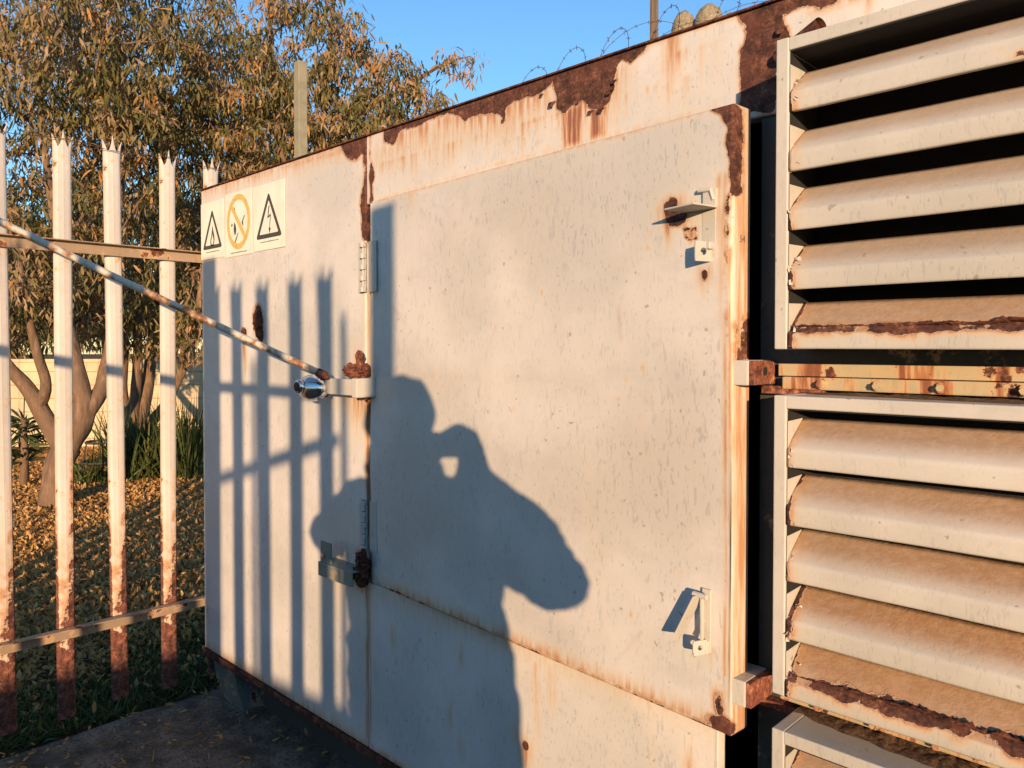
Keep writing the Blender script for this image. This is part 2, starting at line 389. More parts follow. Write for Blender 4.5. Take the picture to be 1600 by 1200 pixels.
# ================================================================== ENCLOSURE
XL, ZT, ZB = -3.39, .703, -1.345
enc = empty('generator_enclosure', (-1.5, 2.1, GZ), 'long cream painted steel generator enclosure streaked with rust, door ajar and louvred boxes', 'enclosure')
SX = -2.134                                  # seam between the left panel and the door bay
def topz(): return ZT
def f_left(f):
    # seam rust at the right edge and top corner
    f.poly('rust', XZ([(530,222),(535,236),(545,250),(556,251),(566,242),(569,267),(562,320),(567,372),(574,385),(590,380),(590,200)]), .02)
    f.seg('stain', SX+.01, .2, SX+.005, -.4, .020, .012, .02, .5, .75)
    f.seg('stain', SX+.004, -.15, SX+.004, -.62, .010, .012, .012, 1, 1)
    f.seg('stain', SX-.008, -.70, SX-.008, ZB, .006, .006, .010, .9, .6)
    f.line('rust', [(XL, ZT), (SX, ZT)], .006, .02, .75)
    f.line('rust', XZ([(395,275),(440,262),(530,238)]), .010, .03, .62)
    f.line('stain', XZ([(317,300),(400,275),(480,250),(560,225)]), .022, .05, .6)
    f.drips(XL+.05, SX, ZT-.02, 36, .02, .16, .75, .003, 3)
    p = on_y(403, 500); f.blob('rust', p.x, p.z, .045, .060, .5)
    p2 = on_y(408, 525); f.blob('rust', p2.x, p2.z, .02, .03, .6)
    p = on_y(381, 520); f.blob('rust', p.x, p.z, .022, .020, .7); q = on_y(383, 560); f.seg('stain', p.x, p.z, q.x, q.z, .016, .010, .012, 1, .9)
    q2 = on_y(384, 630); f.seg('stain', q.x, q.z, q2.x, q2.z, .010, .004, .014, .9, 0)
    f.line('rust', XZ([(322,1015),(400,1065),(480,1118),(566,1166)]), .008, .05, .9)
    f.line('stain', [(XL, ZB+.01), (SX, ZB+.01)], .012, .04, .7)
    p = on_y(560, 610); f.blob('stain', p.x, p.z, .05, .10, 1.2, .7)
    q = on_y(566, 890); f.blob('rust', q.x, q.z, .05, .06, .9)
    f.blob('stain', -2.25, -.75, .12, .12, 1.5, .4)
sheet('wall_panel', XL, SX-.003, ZB, ZT, 1.5, 'wall', enc, f_left, .0065, .006, .03)
# upper fixed panel above the door and on to the right, behind the louvred boxes
def f_top(f):
    f.poly('rust', XZ([(577,200),(577,377),(585,330),(582,300),(586,268),(578,247),(580,205)]), .015)
    f.poly('rust', XZ([(598,195),(600,224),(616,226),(626,206),(643,200),(667,192),(683,183),(710,178),(727,192),(750,178),(777,180),(789,191),(791,174),(802,158),(830,151),(847,144),(862,132),(862,110),(700,150)]), .016)
    f.poly('rust', XZ([(858,110),(866,152),(870,170),(881,180),(894,167),(909,157),(922,171),(941,170),(953,157),(962,137),(959,124),(967,104),(972,94),(985,99),(996,88),(1012,78),(1012,60),(900,90)]), .014)
    f.poly('stain', XZ([(600,200),(620,236),(690,205),(790,202),(850,160),(870,120)]), .07, .75)
    f.poly('stain', XZ([(860,110),(878,200),(950,190),(975,110)]), .06, .8)
    for a in (([(878,172),(881,232),(908,224),(912,160)]), ([(921,168),(922,219),(947,213),(952,160)])):
        f.poly('stain', XZ(a), .012, 1.0)
    f.poly('rust', XZ([(1150,20),(1167,52),(1164,68),(1155,80),(1152,104),(1156,134),(1155,178),(1215,178),(1215,90),(1236,58),(1221,26),(1240,14),(1300,8),(1330,-20),(1230,-60)]), .014)
    f.line('rust', [(SX, ZT), (.4, ZT)], .004, .02, .7)
    f.drips(SX, -.9, .60, 60, .03, .16, .9, .003, 5)
    f.drips(-2.05, -1.35, .60, 34, .03, .12, 1.0, .004, 15)
    f.drips(-1.2, -.8, .66, 14, .05, .2, .8, .004, 6)
    f.line('stain', [(-2.05, .635), (-1.3, .64)], .03, .07, .55)
    p = on_y(1050, 90); q = on_y(1048, 190); f.seg('stain', p.x, ZT, q.x, q.z, .012, .02, .03, .9, .1)
    f.line('rust', [(-.62, .69), (.5, .69)], .02, .05, .9); f.drips(-.6, .5, .67, 30, .04, .1, 1, .005, 8)
    f.line('stain', XZ([(590,312),(800,250),(1120,168)]), .003, .012, .5)
sheet('wall_panel', SX+.003, .9, .478, ZT, 1.5, 'wall', enc, f_top, .0065, .005, .03)
# panel below the door
def f_low(f):
    f.line('rust', [(SX, -.775), (-1.75, -.775), (-.83, -.775)], .006, .03, .8)
    f.line('stain', [(SX, -.80), (-.83, -.80)], .018, .05, .5)
    f.drips(SX, -.85, -.79, 22, .05, .35, .7, .003, 9)
    f.seg('stain', SX+.012, -.8, SX+.012, ZB, .005, .005, .010, .9)
    f.line('rust', [(SX, ZB), (-.83, ZB)], .008, .05, .8)
    p = on_y(838, 1040); q = on_y(842, 1190); f.seg('stain', p.x, p.z, q.x, q.z, .006, .003, .02, .7, .3)
    for k in range(10):
        f.blob('stain', rng.uniform(-2.0, -.9), rng.uniform(-1.3, -.85), .012, .03, 1.5, .5)
    p = on_y(822, 1165); f.blob('rust', p.x, p.z, .012, .014, .6); f.blob('stain', p.x, p.z-.02, .02, .04, 1.2, .7)
sheet('wall_panel', SX+.003, -.832, ZB, -.782, 1.5, 'wall', enc, f_low, .0075, .004, .03)
# door, hinged at the left and standing ajar
s_r, _ = on_door(1158, 600)
DW, DZT, DZB = 1.372, .487, -.781
def DX(pts): return [on_door(x, y) for x, y in pts]
def f_door(f):
    f.poly('rust', DX([(1104,160),(1110,173),(1126,180),(1135,202),(1133,226),(1136,246),(1140,268),(1141,300),(1175,320),(1175,160)]), .010)
    f.seg('rust', DW-.014, .3, DW-.014, .05, .008, .004, .014, .9, .72)
    f.seg('stain', DW-.026, .34, DW-.024, .0, .012, .003, .012, .8, .2)
    f.seg('stain', DW-.018, .05, DW-.018, DZB, .003, .003, .006, .8, .7)
    f.poly('stain', [(DW-.003, .5), (DW+.1, .5), (DW+.1, -.8), (DW-.003, -.8)], .004, .46)
    f.seg('rust', DW-.004, .05, DW-.004, DZB, .0015, .0015, .006, .66); f.seg('stain', DW-.006, .2, DW-.006, DZB, .003, .003, .006, .9, .9)
    f.poly('rust', [(DW-.005, .05), (DW+.1, .1), (DW+.1, -.06), (DW-.005, -.03)], .03, .75)
    f.seg('rust', DW-.03, -.70, DW-.02, -.80, .008, .016, .03, .9)
    f.blob('rust', DW-.02, -.765, .035, .022, .8)
    f.line('rust', [(0, DZB+.002), (DW*.35, DZB+.002), (DW, DZB+.002)], .007, .022, .82)
    f.line('stain', [(0, DZB+.012), (DW, DZB+.012)], .010, .03, .75)
    f.line('stain', [(.05, DZT-.004), (DW, DZT-.004)], .003, .008, .6)
    for (x, y, r, rz, k) in ((1044,326,.014,.018,'rust'),(1060,341,.026,.018,'rust'),(1052,318,.014,.016,'rust'),(1049,338,.016,.014,'rust')):
        a, z = on_door(x, y); f.blob(k, a, z, r, rz, .7)
    a, z = on_door(1056, 330); f.blob('stain', a, z, .035, .025, 1.2, .8)
    a, z = on_door(1045, 345); a2, z2 = on_door(1047, 395); f.seg('stain', a, z, a2, z2, .010, .005, .012, 1, .35); f.seg('rust', a, z, a+.001, z-.03, .004, .003, .010, .8)
    f.line('rust', DX([(1070,357),(1082,360),(1090,355),(1091,372)]), .0036, .006, 1.0); f.line('rust', DX([(1071,358),(1073,370),(1080,376),(1089,374)]), .0030, .006, .95)
    a, z = on_door(1081, 366); f.blob('stain', a, z, .014, .014, .8, .75); a2, z2 = on_door(1078, 390); f.seg('stain', a, z-.01, a2, z2, .006, .003, .012, .9, .1)
    a, z = on_door(1103, 428); f.blob('rust', a, z, .009, .014, .8); a2, z2 = on_door(1104, 468); f.seg('stain', a, z, a2, z2, .008, .012, .025, 1, .1)
    a, z = on_door(642, 300); a2, z2 = on_door(645, 345); f.seg('stain', a, z, a2, z2, .012, .003, .02, .8, .1)
    for y0 in (588, 604):
        p0, p1 = on_door(600, y0), on_door(1000, y0+4); f.seg('dirt', p0[0], p0[1], p1[0], p1[1], .012, .008, .05, .26, .05)
    f.line('dirt', DX([(966,480),(970,530)]), .0008, .008, .5)
    a, z = on_door(1110, 1020); a2, z2 = on_door(1112, 1045); f.seg('stain', a, z, a2, z2, .004, .002, .015, .5, .1)
    q = random.Random(12)
    for _ in range(16):
        x_, z_, l_, a_ = q.uniform(.1, 1.25), q.uniform(-.7, .45), q.uniform(.02, .14), q.uniform(-2.4, -.6)
        f.seg('dirt', x_, z_, x_+l_*math.cos(a_), z_+l_*math.sin(a_), .0004, .0004, .009, q.uniform(.3, .6), .1)
    for _ in range(9): f.blob('dirt', q.uniform(.3, 1.25), q.uniform(-.6, .4), q.uniform(.05, .16), q.uniform(.03, .08), 2.0, q.uniform(.08, .2))
    q = random.Random(4)
    for _ in range(26):
        f.blob('stain', q.uniform(.1, 1.25), q.uniform(-.7, .45), .004, .007, 1.2, q.uniform(.3, .7))
door = sheet('door', 0.004, DW, DZB, DZT, 0, 'door', enc, f_door, .0058, .006, .052, .0028, P=((HINGE.x, HINGE.y, 0), DD, DN))
# tiny scratched figures on the door's edge
t_ = bpy.data.curves.new('scratched_number', 'FONT'); t_.body = '54'; t_.size = .020; t_.extrude = .0004
to = bpy.data.objects.new('scratched_number', t_); COL.objects.link(to)
bpy.context.view_layer.update()
me_ = bpy.data.meshes.new_from_object(to); bpy.data.objects.remove(to)
nrm = DD; tp = DP(DW+.0006, on_door(1148, 370)[1]-.008, -.020)
tm = Matrix(((DN.x*-1, 0, DD.x, tp.x), (DN.y*-1, 0, DD.y, tp.y), (0, 1, 0, tp.z), (0, 0, 0, 1)))
me_.transform(tm); me_.transform(Matrix.Translation(-worldloc(door)))
link('scratched_number', me_, 'steel', door)
# door hinges
for (y0, y1) in ((378, 457), (781, 859)):
    z1 = on_y(575, y0).z; z0 = on_y(575, y1).z
    hm = MB()
    hm.box(SX-.036, SX+.004, 1.4935, 1.4985, z0, z1, .001)
    hm.obox(DP(.026, (z0+z1)/2, .003), DD, DN, Vector((0, 0, 1)), .022, .0022, (z1-z0)/2, .001)
    k = 5
    for i in range(k*2-1):
        a = z0 + (z1-z0)*(i+.08)/(k*2-1); c = z0 + (z1-z0)*(i+.92)/(k*2-1)
        if i % 2 == 0: hm.tube([(SX-.004, 1.489, a), (SX-.004, 1.489, c)], .0095, 12)
        else: hm.tube([(SX-.004, 1.490, a-.002), (SX-.004, 1.490, c+.002)], .004, 8)
        if i % 2 == 0: hm.box(SX-.018, SX+.008, 1.484, 1.494, a, c, .001)
    hm.build('hinge', 'hinge', door)
# latches
def hole_plate(mb, c, u, v, n, hu, hv, hole, hc=(0, 0), th=.003, seg=24):
    outer, inner = [], []
    for k in range(seg):
        a = 2*math.pi*k/seg; ca, sa = math.cos(a), math.sin(a); q = min(hu/max(abs(ca), 1e-6), hv/max(abs(sa), 1e-6))
        q = min(q, 1.25*min(hu, hv)) if abs(abs(ca)-abs(sa)) < .35 and False else q
        outer.append(c + u*(ca*q) + v*(sa*q)); inner.append(c + u*(hc[0]+ca*hole) + v*(hc[1]+sa*hole))
    mb.strip(outer, inner, n*th)
    mb.strip([p - n*.0001 for p in outer], [p - n*.0001 for p in inner], -n*.0002)
UZ = Vector((0, 0, 1))
def latch_up():
    m = MB(); a0, zt = on_door(1099, 304); a1, zb = on_door(1120, 404); w = (a1-a0)/2; c = (a0+a1)/2
    m.obox(DP(c, (zt+zb)/2, .002), DD, DN, UZ, w, .0025, (zt-zb)/2, .0015)
    return m, c, w, zt, zb
m, c, w, zt, zb = latch_up(); lt = m.build('latch', 'louvre', door)
zf = on_door(1110, 326)[1]
m = MB()      # handle plate standing straight out from the door
m.obox(DP(c-.022, zf, .036), (DD+DN*.15).normalized(), (DN-DD*.15).normalized(), UZ, .040, .034, .0018, .0008)
m.obox(DP(c+.004, zf+.020, .006), DD, DN, UZ, .016, .004, .018, .002)
m.tube([DP(c-.020, zf+.038, .012), DP(c+.008, zf+.036, .010), DP(c+.014, zf+.015, .008)], .005, 8)
m.build('latch_handle', 'louvre', door)
m = MB(); zc = on_door(1110, 394)[1]
hole_plate(m, DP(c-.002, zc, .022), (DN*.95+DD*-.3).normalized(), UZ, (DD*.95+DN*.3).normalized(), .021, .020, .0075)
m.obox(DP(c, zc+.012, .010), DD, DN, UZ, .012, .008, .008, .004, 3)
m.build('padlock_tab', 'hinge', door)
# lower latch with a swung-out plate
a0, zt = on_door(1098, 918); a1, zb = on_door(1111, 1020); c = (a0+a1)/2; m = MB()
m.obox(DP(c+.001, (zt+zb)/2, .002), DD, DN, UZ, (a1-a0)/2, .0025, (zt-zb)/2, .0015); m.build('latch', 'louvre', door)
m = MB(); pa = DP(c-.006, zt-.010, .022); pb = DP(c-.052, zb+.022, .030)
ax1 = (pb-pa).normalized(); n1 = ax1.cross(DN).normalized()
m.obox((pa+pb)/2, DN, n1, ax1, .018, .0015, (pb-pa).length/2, .0006)
m.tube([pa+DD*.02, pa-DD*.012], .006, 8)
pc = DP(c+.002, zb+.012, .012)
m.obox((pa+pc)/2+DD*.002, DD, DN, UZ, .002, .004, (pa.z-pc.z)/2, .0006)
m.tube([DP(c-.006, (zt+zb)/2, .004), DP(c-.004, zb+.03, .02)], .003, 6)
hole_plate(m, DP(c-.001, zb+.014, .024), (DN*.9+DD*-.35).normalized(), UZ, (DD*.9+DN*.35).normalized(), .017, .015, .0055)
m.obox(DP(c, zb+.012, .008), DD, DN, UZ, .010, .007, .014, .004, 3)
m.build('latch_handle', 'louvre', door)
# closure of the bay: rusty jamb with the boxes' shade put into its dark paint, post, interior
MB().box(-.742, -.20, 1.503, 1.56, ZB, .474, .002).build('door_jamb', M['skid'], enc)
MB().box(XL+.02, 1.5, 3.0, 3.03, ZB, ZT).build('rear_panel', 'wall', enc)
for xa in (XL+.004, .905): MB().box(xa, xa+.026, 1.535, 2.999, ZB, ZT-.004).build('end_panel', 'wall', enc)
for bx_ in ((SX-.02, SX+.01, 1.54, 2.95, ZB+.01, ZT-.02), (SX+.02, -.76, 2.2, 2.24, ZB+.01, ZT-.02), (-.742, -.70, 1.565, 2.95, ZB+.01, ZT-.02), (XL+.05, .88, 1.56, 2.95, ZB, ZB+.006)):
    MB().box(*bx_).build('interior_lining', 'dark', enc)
m = MB(); m.box(XL-.006, 1.6, 1.4945, 3.06, ZT+.001, ZT+.006, .0015)
m.build('roof', 'rust', enc)
# flange and skid
def f_fl(f):
    f.line('rust', [(XL, ZB-.012), (.5, ZB-.012)], .03, .02, 1)
sheet('bottom_flange', XL-.004, 1.2, ZB-.030, ZB-.003, 1.492, 'rust', enc, None, .02, .004, .05)
m = MB(); m.box(-3.16, 1.1, 1.62, 2.9, GZ+.01, ZB-.035); m.build('skid', 'skid', enc)
# rounded end plate of the skid
pts = []
for k in range(13):
    t = k/12; pts.append(Vector((XL+.012+.16*t**1.9, 1.535, ZB-.034-(abs(GZ)-abs(ZB)-.05)*math.sin(t*math.pi/2)**1.0)))
pts += [Vector((XL+.30, 1.535, pts[-1].z)), Vector((XL+.24, 1.535, ZB-.12)), Vector((XL+.20, 1.535, ZB-.034))]
MB().prism(pts, Vector((0, 1.3, 0))).build('skid_end', 'skidend', enc)
# louvred boxes standing proud of the wall
YL, BX0, BX1 = 1.36, -.644, .42
def louvre_box(zt, zb, bottoms, seed, crust):
    fr = MB()
    fw = .024
    fr.box(BX0, BX0+fw, YL, 1.497, zb, zt, .003, 3)
    fr.box(BX1-fw, BX1, YL, 1.497, zb, zt, .003, 3)
    fr.box(BX0+fw-.001, BX1-fw+.001, YL+.001, 1.497, zt-fw, zt-.0005, .003, 3)
    fr.box(BX0+fw-.001, BX1-fw+.001, YL+.012, 1.497, zb+.001, zb+.006, 0)
    bo = fr.build('louvre_box', 'louvre', enc)
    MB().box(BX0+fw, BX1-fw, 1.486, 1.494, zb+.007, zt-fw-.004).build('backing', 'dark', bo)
    MB().box(BX0+fw+.0003, BX0+fw+.0012, YL+.006, 1.485, zb+.007, zt-fw-.004).build('side_lining', 'dark', bo)  # near-black sheets blacken the inside of the box
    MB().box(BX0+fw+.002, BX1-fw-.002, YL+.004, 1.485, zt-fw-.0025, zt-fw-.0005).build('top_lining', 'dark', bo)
    x0, x1 = BX0+fw+.0015, BX1-fw
    nx_ = 180; X = np.linspace(x0, x1, nx_)
    for i, zb_ in enumerate(bottoms):
        last = i == len(bottoms)-1
        fh = .036 if not last else .030
        prof = [(YL+.016, zb_+.0015), (YL+.002, zb_), (YL+.001, zb_+.003)] + [(YL+.001, zb_+.003+(fh-.006)*t) for t in (.25, .5, .75, 1)]
        prof += [(YL+.0025, zb_+fh), (YL+.0045, zb_+fh+.0025), (YL+.012, zb_+fh+.010)] + [(YL+.012+.055*t, zb_+fh+.012+(.087-fh-.012)*t) for t in (.12, .25, .4, .55, .7, .85, 1)]
        pr = np.array(prof); n = len(pr)
        Vx = np.repeat(X, n); Vy = np.tile(pr[:, 0], nx_); Vz = np.tile(pr[:, 1], nx_)
        sg = .0013*np.sin(Vx*9+i*2+seed) + .0009*np.sin(Vx*31+i*5)*np.sin(Vx*7+i); Vy = Vy + sg; Vz = Vz + .0010*np.sin(Vx*5+i+seed)
        par = np.tile(np.linspace(0, 1, n), nx_)
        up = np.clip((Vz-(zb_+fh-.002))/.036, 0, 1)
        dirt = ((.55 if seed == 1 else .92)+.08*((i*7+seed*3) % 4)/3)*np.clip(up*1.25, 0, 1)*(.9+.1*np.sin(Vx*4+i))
        ends = np.exp(-(Vx-x0)/.02)
        rust = (.70 if i >= 3 else .52)*ends + (.18 if (i+seed) % 2 else .0)*ends
        stain = .5*ends + .0*Vx
        if last:
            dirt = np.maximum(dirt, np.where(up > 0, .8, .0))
            nz_ = np.array([mnoise.noise(Vector((x_*11, seed, 2))) + .5*mnoise.noise(Vector((x_*40, seed, 2))) for x_ in X]); nz_ = np.repeat(nz_, n)
            rust = np.maximum(rust, np.clip(np.exp(-np.abs(Vz-(zb_+fh+.006))/(.013 if seed == 1 else .017+.006*np.clip((Vx+.5)*1.5, 0, 1)))*(.95+.6*nz_), 0, 1))
            stain = np.maximum(stain, np.clip(1-(zb_+fh-Vz)/.022, 0, 1)*np.clip(.45+1.4*nz_, 0, 1)*(Vz < zb_+fh+.01))
        A = np.arange(nx_*n).reshape(nx_, n)
        Fq = np.stack([A[:-1, :-1], A[1:, :-1], A[1:, 1:], A[:-1, 1:]], -1).reshape(-1, 4)
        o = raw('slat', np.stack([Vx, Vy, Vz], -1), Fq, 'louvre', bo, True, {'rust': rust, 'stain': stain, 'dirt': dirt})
        md = o.modifiers.new('thickness', 'SOLIDIFY'); md.thickness = .0015; md.offset = -1
        e_ = MB(); e_.prism([Vector((x0+.0003, YL+.003, zb_+.004)), Vector((x0+.0003, YL+.003, zb_+.084)), Vector((x0+.0003, YL+.066, zb_+.086)), Vector((x0+.0003, YL+.012, zb_+.036))], Vector((.0012, 0, 0)))
        e_.build('end_plate', 'louvre', bo)
    # flaking crust along the bottom blade
    if crust:
        zc = bottoms[-1] + .036; q = random.Random(seed); V = []; Fc = []
        st = 260; K = 9
        for a in range(st):
            x = x0 + (x1-x0)*a/(st-1); g_ = .55 + 1.0*crust*(a/st)**1.2 + .55*mnoise.noise(Vector((x*9, seed, 0))) + .35*mnoise.noise(Vector((x*38, seed, 1)))
            g_ = max(.06, g_); dzz = .006*mnoise.noise(Vector((x*14, 3, seed)))
            for k in range(K):
                th = math.pi*k/(K-1); r_ = .010*g_*(1+.45*mnoise.noise(Vector((x*150, k*1.7, seed))))
                V.append((x, YL+.012 - r_*math.sin(th)*1.25 + .020*(1-math.cos(th))*.4*g_, zc + dzz - math.cos(th)*r_*-1.3 + .010*(1-math.cos(th))*g_*.7))
        A = np.arange(st*K).reshape(st, K)
        raw('rust_crust', V, np.stack([A[:-1, :-1], A[1:, :-1], A[1:, 1:], A[:-1, 1:]], -1).reshape(-1, 4), 'rust', bo, False)
    # curled flakes of paint at the blade ends
    q = random.Random(seed+5); m = MB()
    for i, zb_ in enumerate(bottoms):
        for _ in range(q.choice((5, 8, 11)) if i > 2 else q.choice((2, 4, 6))):
            cx_ = x0 + abs(q.gauss(0, .010)); cz = zb_ + q.uniform(0, .06); cy_ = YL + .004 + max(0, cz-zb_-.037) - q.uniform(.0, .004)
            s_ = q.uniform(.003, .008); ax1 = Vector((q.gauss(0, 1), q.gauss(0, 1)-1, q.gauss(0, 1))).normalized(); u = ax1.orthogonal().normalized(); v = ax1.cross(u)
            P0 = Vector((cx_, cy_, cz)); vs = [m.bm.verts.new(P0 + u*s_*math.cos(t)*q.uniform(.6, 1.2) + v*s_*math.sin(t)*q.uniform(.6, 1.2) + ax1*s_*.3*math.cos(2*t)) for t in (0, 1.3, 2.6, 3.9, 5.2)]
            m.bm.faces.new(vs)
    tag(m.build('paint_flakes', 'louvre', bo), kind='stuff')
    return bo
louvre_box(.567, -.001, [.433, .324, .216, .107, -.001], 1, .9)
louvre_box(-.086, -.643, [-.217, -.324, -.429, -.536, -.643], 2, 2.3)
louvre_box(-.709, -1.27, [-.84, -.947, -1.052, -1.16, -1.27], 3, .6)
# cross rails between the boxes, with bolts, and the two stub brackets
for (z1, z0, nb) in ((-.030, -.080, 1), (-.648, -.703, 2)):  # top set low so the dark jamb reads as a shadow band
    m = MB(); m.box(-.692, .5, 1.482, 1.499, z0+.026, z1, .001); m.box(-.680, .5, 1.472, 1.499, z0, z0+.0245, .003)
    cr = m.build('cross_rail', 'beam', enc)
    for xb in (-.600, -.497, -.392, -.27, -.15, -.03, .1, .25):
        m = MB(); zc = z0+.012
        m.tube([(xb, 1.472, zc), (xb, 1.466, zc)], .0095, 14); m.tube([(xb, 1.466, zc), (xb, 1.457, zc)], .0065, 6); m.build('bolt', 'beam', cr)
    # dusty debris lying on the box top below
    V = []; st, K = 240, 7
    for a in range(st):
        x = -.64 + 1.08*a/(st-1)
        for k in range(K):
            y0_ = YL + .085 - .07*min(1, a/st*1.6) + .012*mnoise.noise(Vector((x*25, nb, 8))); y = y0_ + (1.4975-y0_)*k/(K-1); h_ = (.010 if nb == 2 else .005)*max(0, .35+mnoise.noise(Vector((x*30, y*30, nb)))+.7*mnoise.noise(Vector((x*90, y*90, 4)))) * (k/(K-1))**.5 * min(1, a/26) - (.0012 if k == 0 else 0)
            V.append((x, y, z0-.0062 + h_ + .001))
    A = np.arange(st*K).reshape(st, K)
    raw('debris', V, np.stack([A[:-1, :-1], A[1:, :-1], A[1:, 1:], A[:-1, 1:]], -1).reshape(-1, 4), 'debris', enc, False)
def bracket(px, py0, py1, hole):
    # square stub reaching out past the door edge
    z = .050*1200/(py1-py0); P0 = at(px, (py0+py1)/2, z); P0 = P0*(1.405/P0.y)
    z0 = on_y(px, py1, 1.405).z; z1 = on_y(px, py0, 1.405).z; w_ = .060
    m = MB(); m.box(P0.x-w_, P0.x-.012, 1.405, 1.50, z0, z1, .003, 2); br = m.build('stub_bracket', 'louvre', enc)
    m = MB(); m.box(P0.x-.0118, P0.x, 1.407, 1.50, z0+.001, z1-.001, .002)
    m.build('rusted_side', 'rustlight', br)
    if hole:
        m = MB(); m.tube([(P0.x-.001, 1.452, (z0+z1)/2+.003), (P0.x+.0012, 1.452, (z0+z1)/2+.003)], .0085, 18); m.build('bolt_hole', 'dark', br)
    m = MB(); m.box(P0.x-.02, -.60, 1.476, 1.50, z0-.018, z0-.002, .002)
    m.build('bracket_foot', 'rustlight', br)
bracket(1178, 563, 603, True); bracket(1173, 1069, 1110, False)
# old pipe stub on the wall above the top box
m = MB(); p = on_y(1283, 37, 1.46); m.tube([(p.x-.10, 1.492, p.z-.03), (p.x, 1.46, p.z)], .014, 14, False); m.tube([(p.x-.10, 1.492, p.z-.03), (p.x, 1.46, p.z)], .010, 14, False)
m.build('pipe_stub', 'rust', enc)
# upper clamp with its chrome end and the flat arm
cl = MB(); pz1, pz0 = on_y(540, 590).z, on_y(540, 614).z
xa, xb = on_y(508, 600, 1.44).x, on_y(573, 600, 1.46).x
cl.box(xa, xb-.03, 1.425, 1.437, pz0, pz1, .003, 2); cl.box(xb-.028, xb, 1.42, 1.497, pz0-.006, pz1+.004, .004)
clamp = cl.build('door_clamp', 'louvre', enc)
m = MB(); c0 = on_y(490, 606, 1.415)
g_ = bmesh.ops.create_uvsphere(m.bm, u_segments=32, v_segments=16, radius=1)
for v in g_['verts']: v.co = Vector((c0.x + v.co.x*.070, c0.y + v.co.y*.050, c0.z + v.co.z*.046))
m.tube([(c0.x-.004, c0.y-.045, c0.z+.006), (c0.x-.004, c0.y-.060, c0.z+.006)], [.026, .022], 24)
m.build('chrome_cap', 'chrome', clamp, True)
m = MB(); m.tube([(c0.x-.004, c0.y-.058, c0.z+.006), (c0.x-.004, c0.y-.064, c0.z+.006)], .016, 16); m.build('rusty_core', 'rust', clamp)
m = MB(); m.box(c0.x+.03, c0.x+.055, 1.41, 1.44, pz0-.012, pz1+.002, .003); m.build('rusty_collar', 'rust', clamp)
m = MB(); pt = on_y(562, 552, 1.46); pb_ = on_y(562, 590, 1.46)
m.tube([pb_, pt - Vector((0, 0, .02))], [.020, .011], 10); m.ball(pt - Vector((0, 0, .012)), .014, 2, (1, 1, 1.5), .3)
q_ = on_y(548, 578, 1.45); m.ball(q_, .020, 2, (1.3, 1, 1.1), .4); q_ = on_y(556, 583, 1.44); m.ball(q_, .020, 2, (1.2, 1, .8), .4)
q_ = on_y(571, 578, 1.475); m.ball(q_, .014, 2, (1, 1, 1.6), .3); q_ = on_y(572, 610, 1.485); m.ball(q_, .016, 2, (.9, .8, 2.0), .3)
m.build('rusty_bolt', 'rustmid', clamp)
# lower catch, green-grey angle with an upright plate
lc = MB(); z1, z0 = on_y(530, 884, 1.45).z, on_y(530, 906, 1.45).z; xa, xb = on_y(497, 895, 1.43).x, on_y(570, 880, 1.47).x
lc.box(xa, xb-.02, 1.43, 1.438, z0, z1, .002); lc.box(xa, xb-.02, 1.438, 1.497, z1-.004, z1, .001)
zu = on_y(515, 849, 1.44).z; lc.box(xa, xa+.065, 1.440, 1.445, z1-.002, zu, .001)
cat = lc.build('lower_catch', 'green', enc)
m = MB(); bz = on_y(502, 866, 1.435).z; m.tube([(xa+.022, 1.441, bz), (xa+.022, 1.432, bz)], .009, 12); m.build('catch_bolt', 'chrome', cat)
m = MB(); q_ = on_y(566, 885, 1.47)
for _ in range(16): m.ball(q_ + Vector((random.uniform(-.03, .025), random.uniform(-.01, .02), random.uniform(-.06, .05))), random.uniform(.008, .016), 2, (1, .8, 1.2), .6)
m.build('rust_lump', 'rust', cat)
# round rusted boss on the left panel
m = MB(); q_ = on_y(403, 505, 1.492); m.ball(q_, .026, 2, (1, .5, 1.5), .4); q_ = on_y(405, 520, 1.490); m.ball(q_, .016, 2, (1, .8, 1.5), .4)
m.build('rusted_boss', 'rust', enc); m = MB(); q_ = on_y(381, 520, 1.492); m.ball(q_, .013, 2, (1, .8, 1.4), .4)
m.build('rusted_boss', 'rust', enc)
# peeled curls of paint under the big rust patches on the top panel
m = MB()
for (x, y, s_) in ((866,158,.014),(955,140,.012),(848,146,.008),(962,124,.010),(905,157,.008),(788,186,.008),(1225,42,.014),(1232,58,.010),(942,168,.012),(925,172,.010)):
    p = on_y(x, y, 1.497); N_ = 7
    for k in range(N_-1):
        a0_, a1_ = k/N_*2.0, (k+1)/N_*2.0
        f_ = lambda a: (-.9*s_*math.sin(a), -s_*.9*math.sin(a)*.7, -s_*(1-math.cos(a))*.9)
        o0, o1 = f_(a0_), f_(a1_); wd = s_*(1-.5*k/N_)
        m.bm.faces.new([m.bm.verts.new((p.x+o0[0]*.4-wd, p.y+o0[1], p.z+o0[2])), m.bm.verts.new((p.x+o0[0]*.4+wd, p.y+o0[1], p.z+o0[2])), m.bm.verts.new((p.x+o1[0]*.4+wd*.9, p.y+o1[1], p.z+o1[2])), m.bm.verts.new((p.x+o1[0]*.4-wd*.9, p.y+o1[1], p.z+o1[2]))])
tag(m.build('peeling_paint', 'rust', enc), kind='stuff')

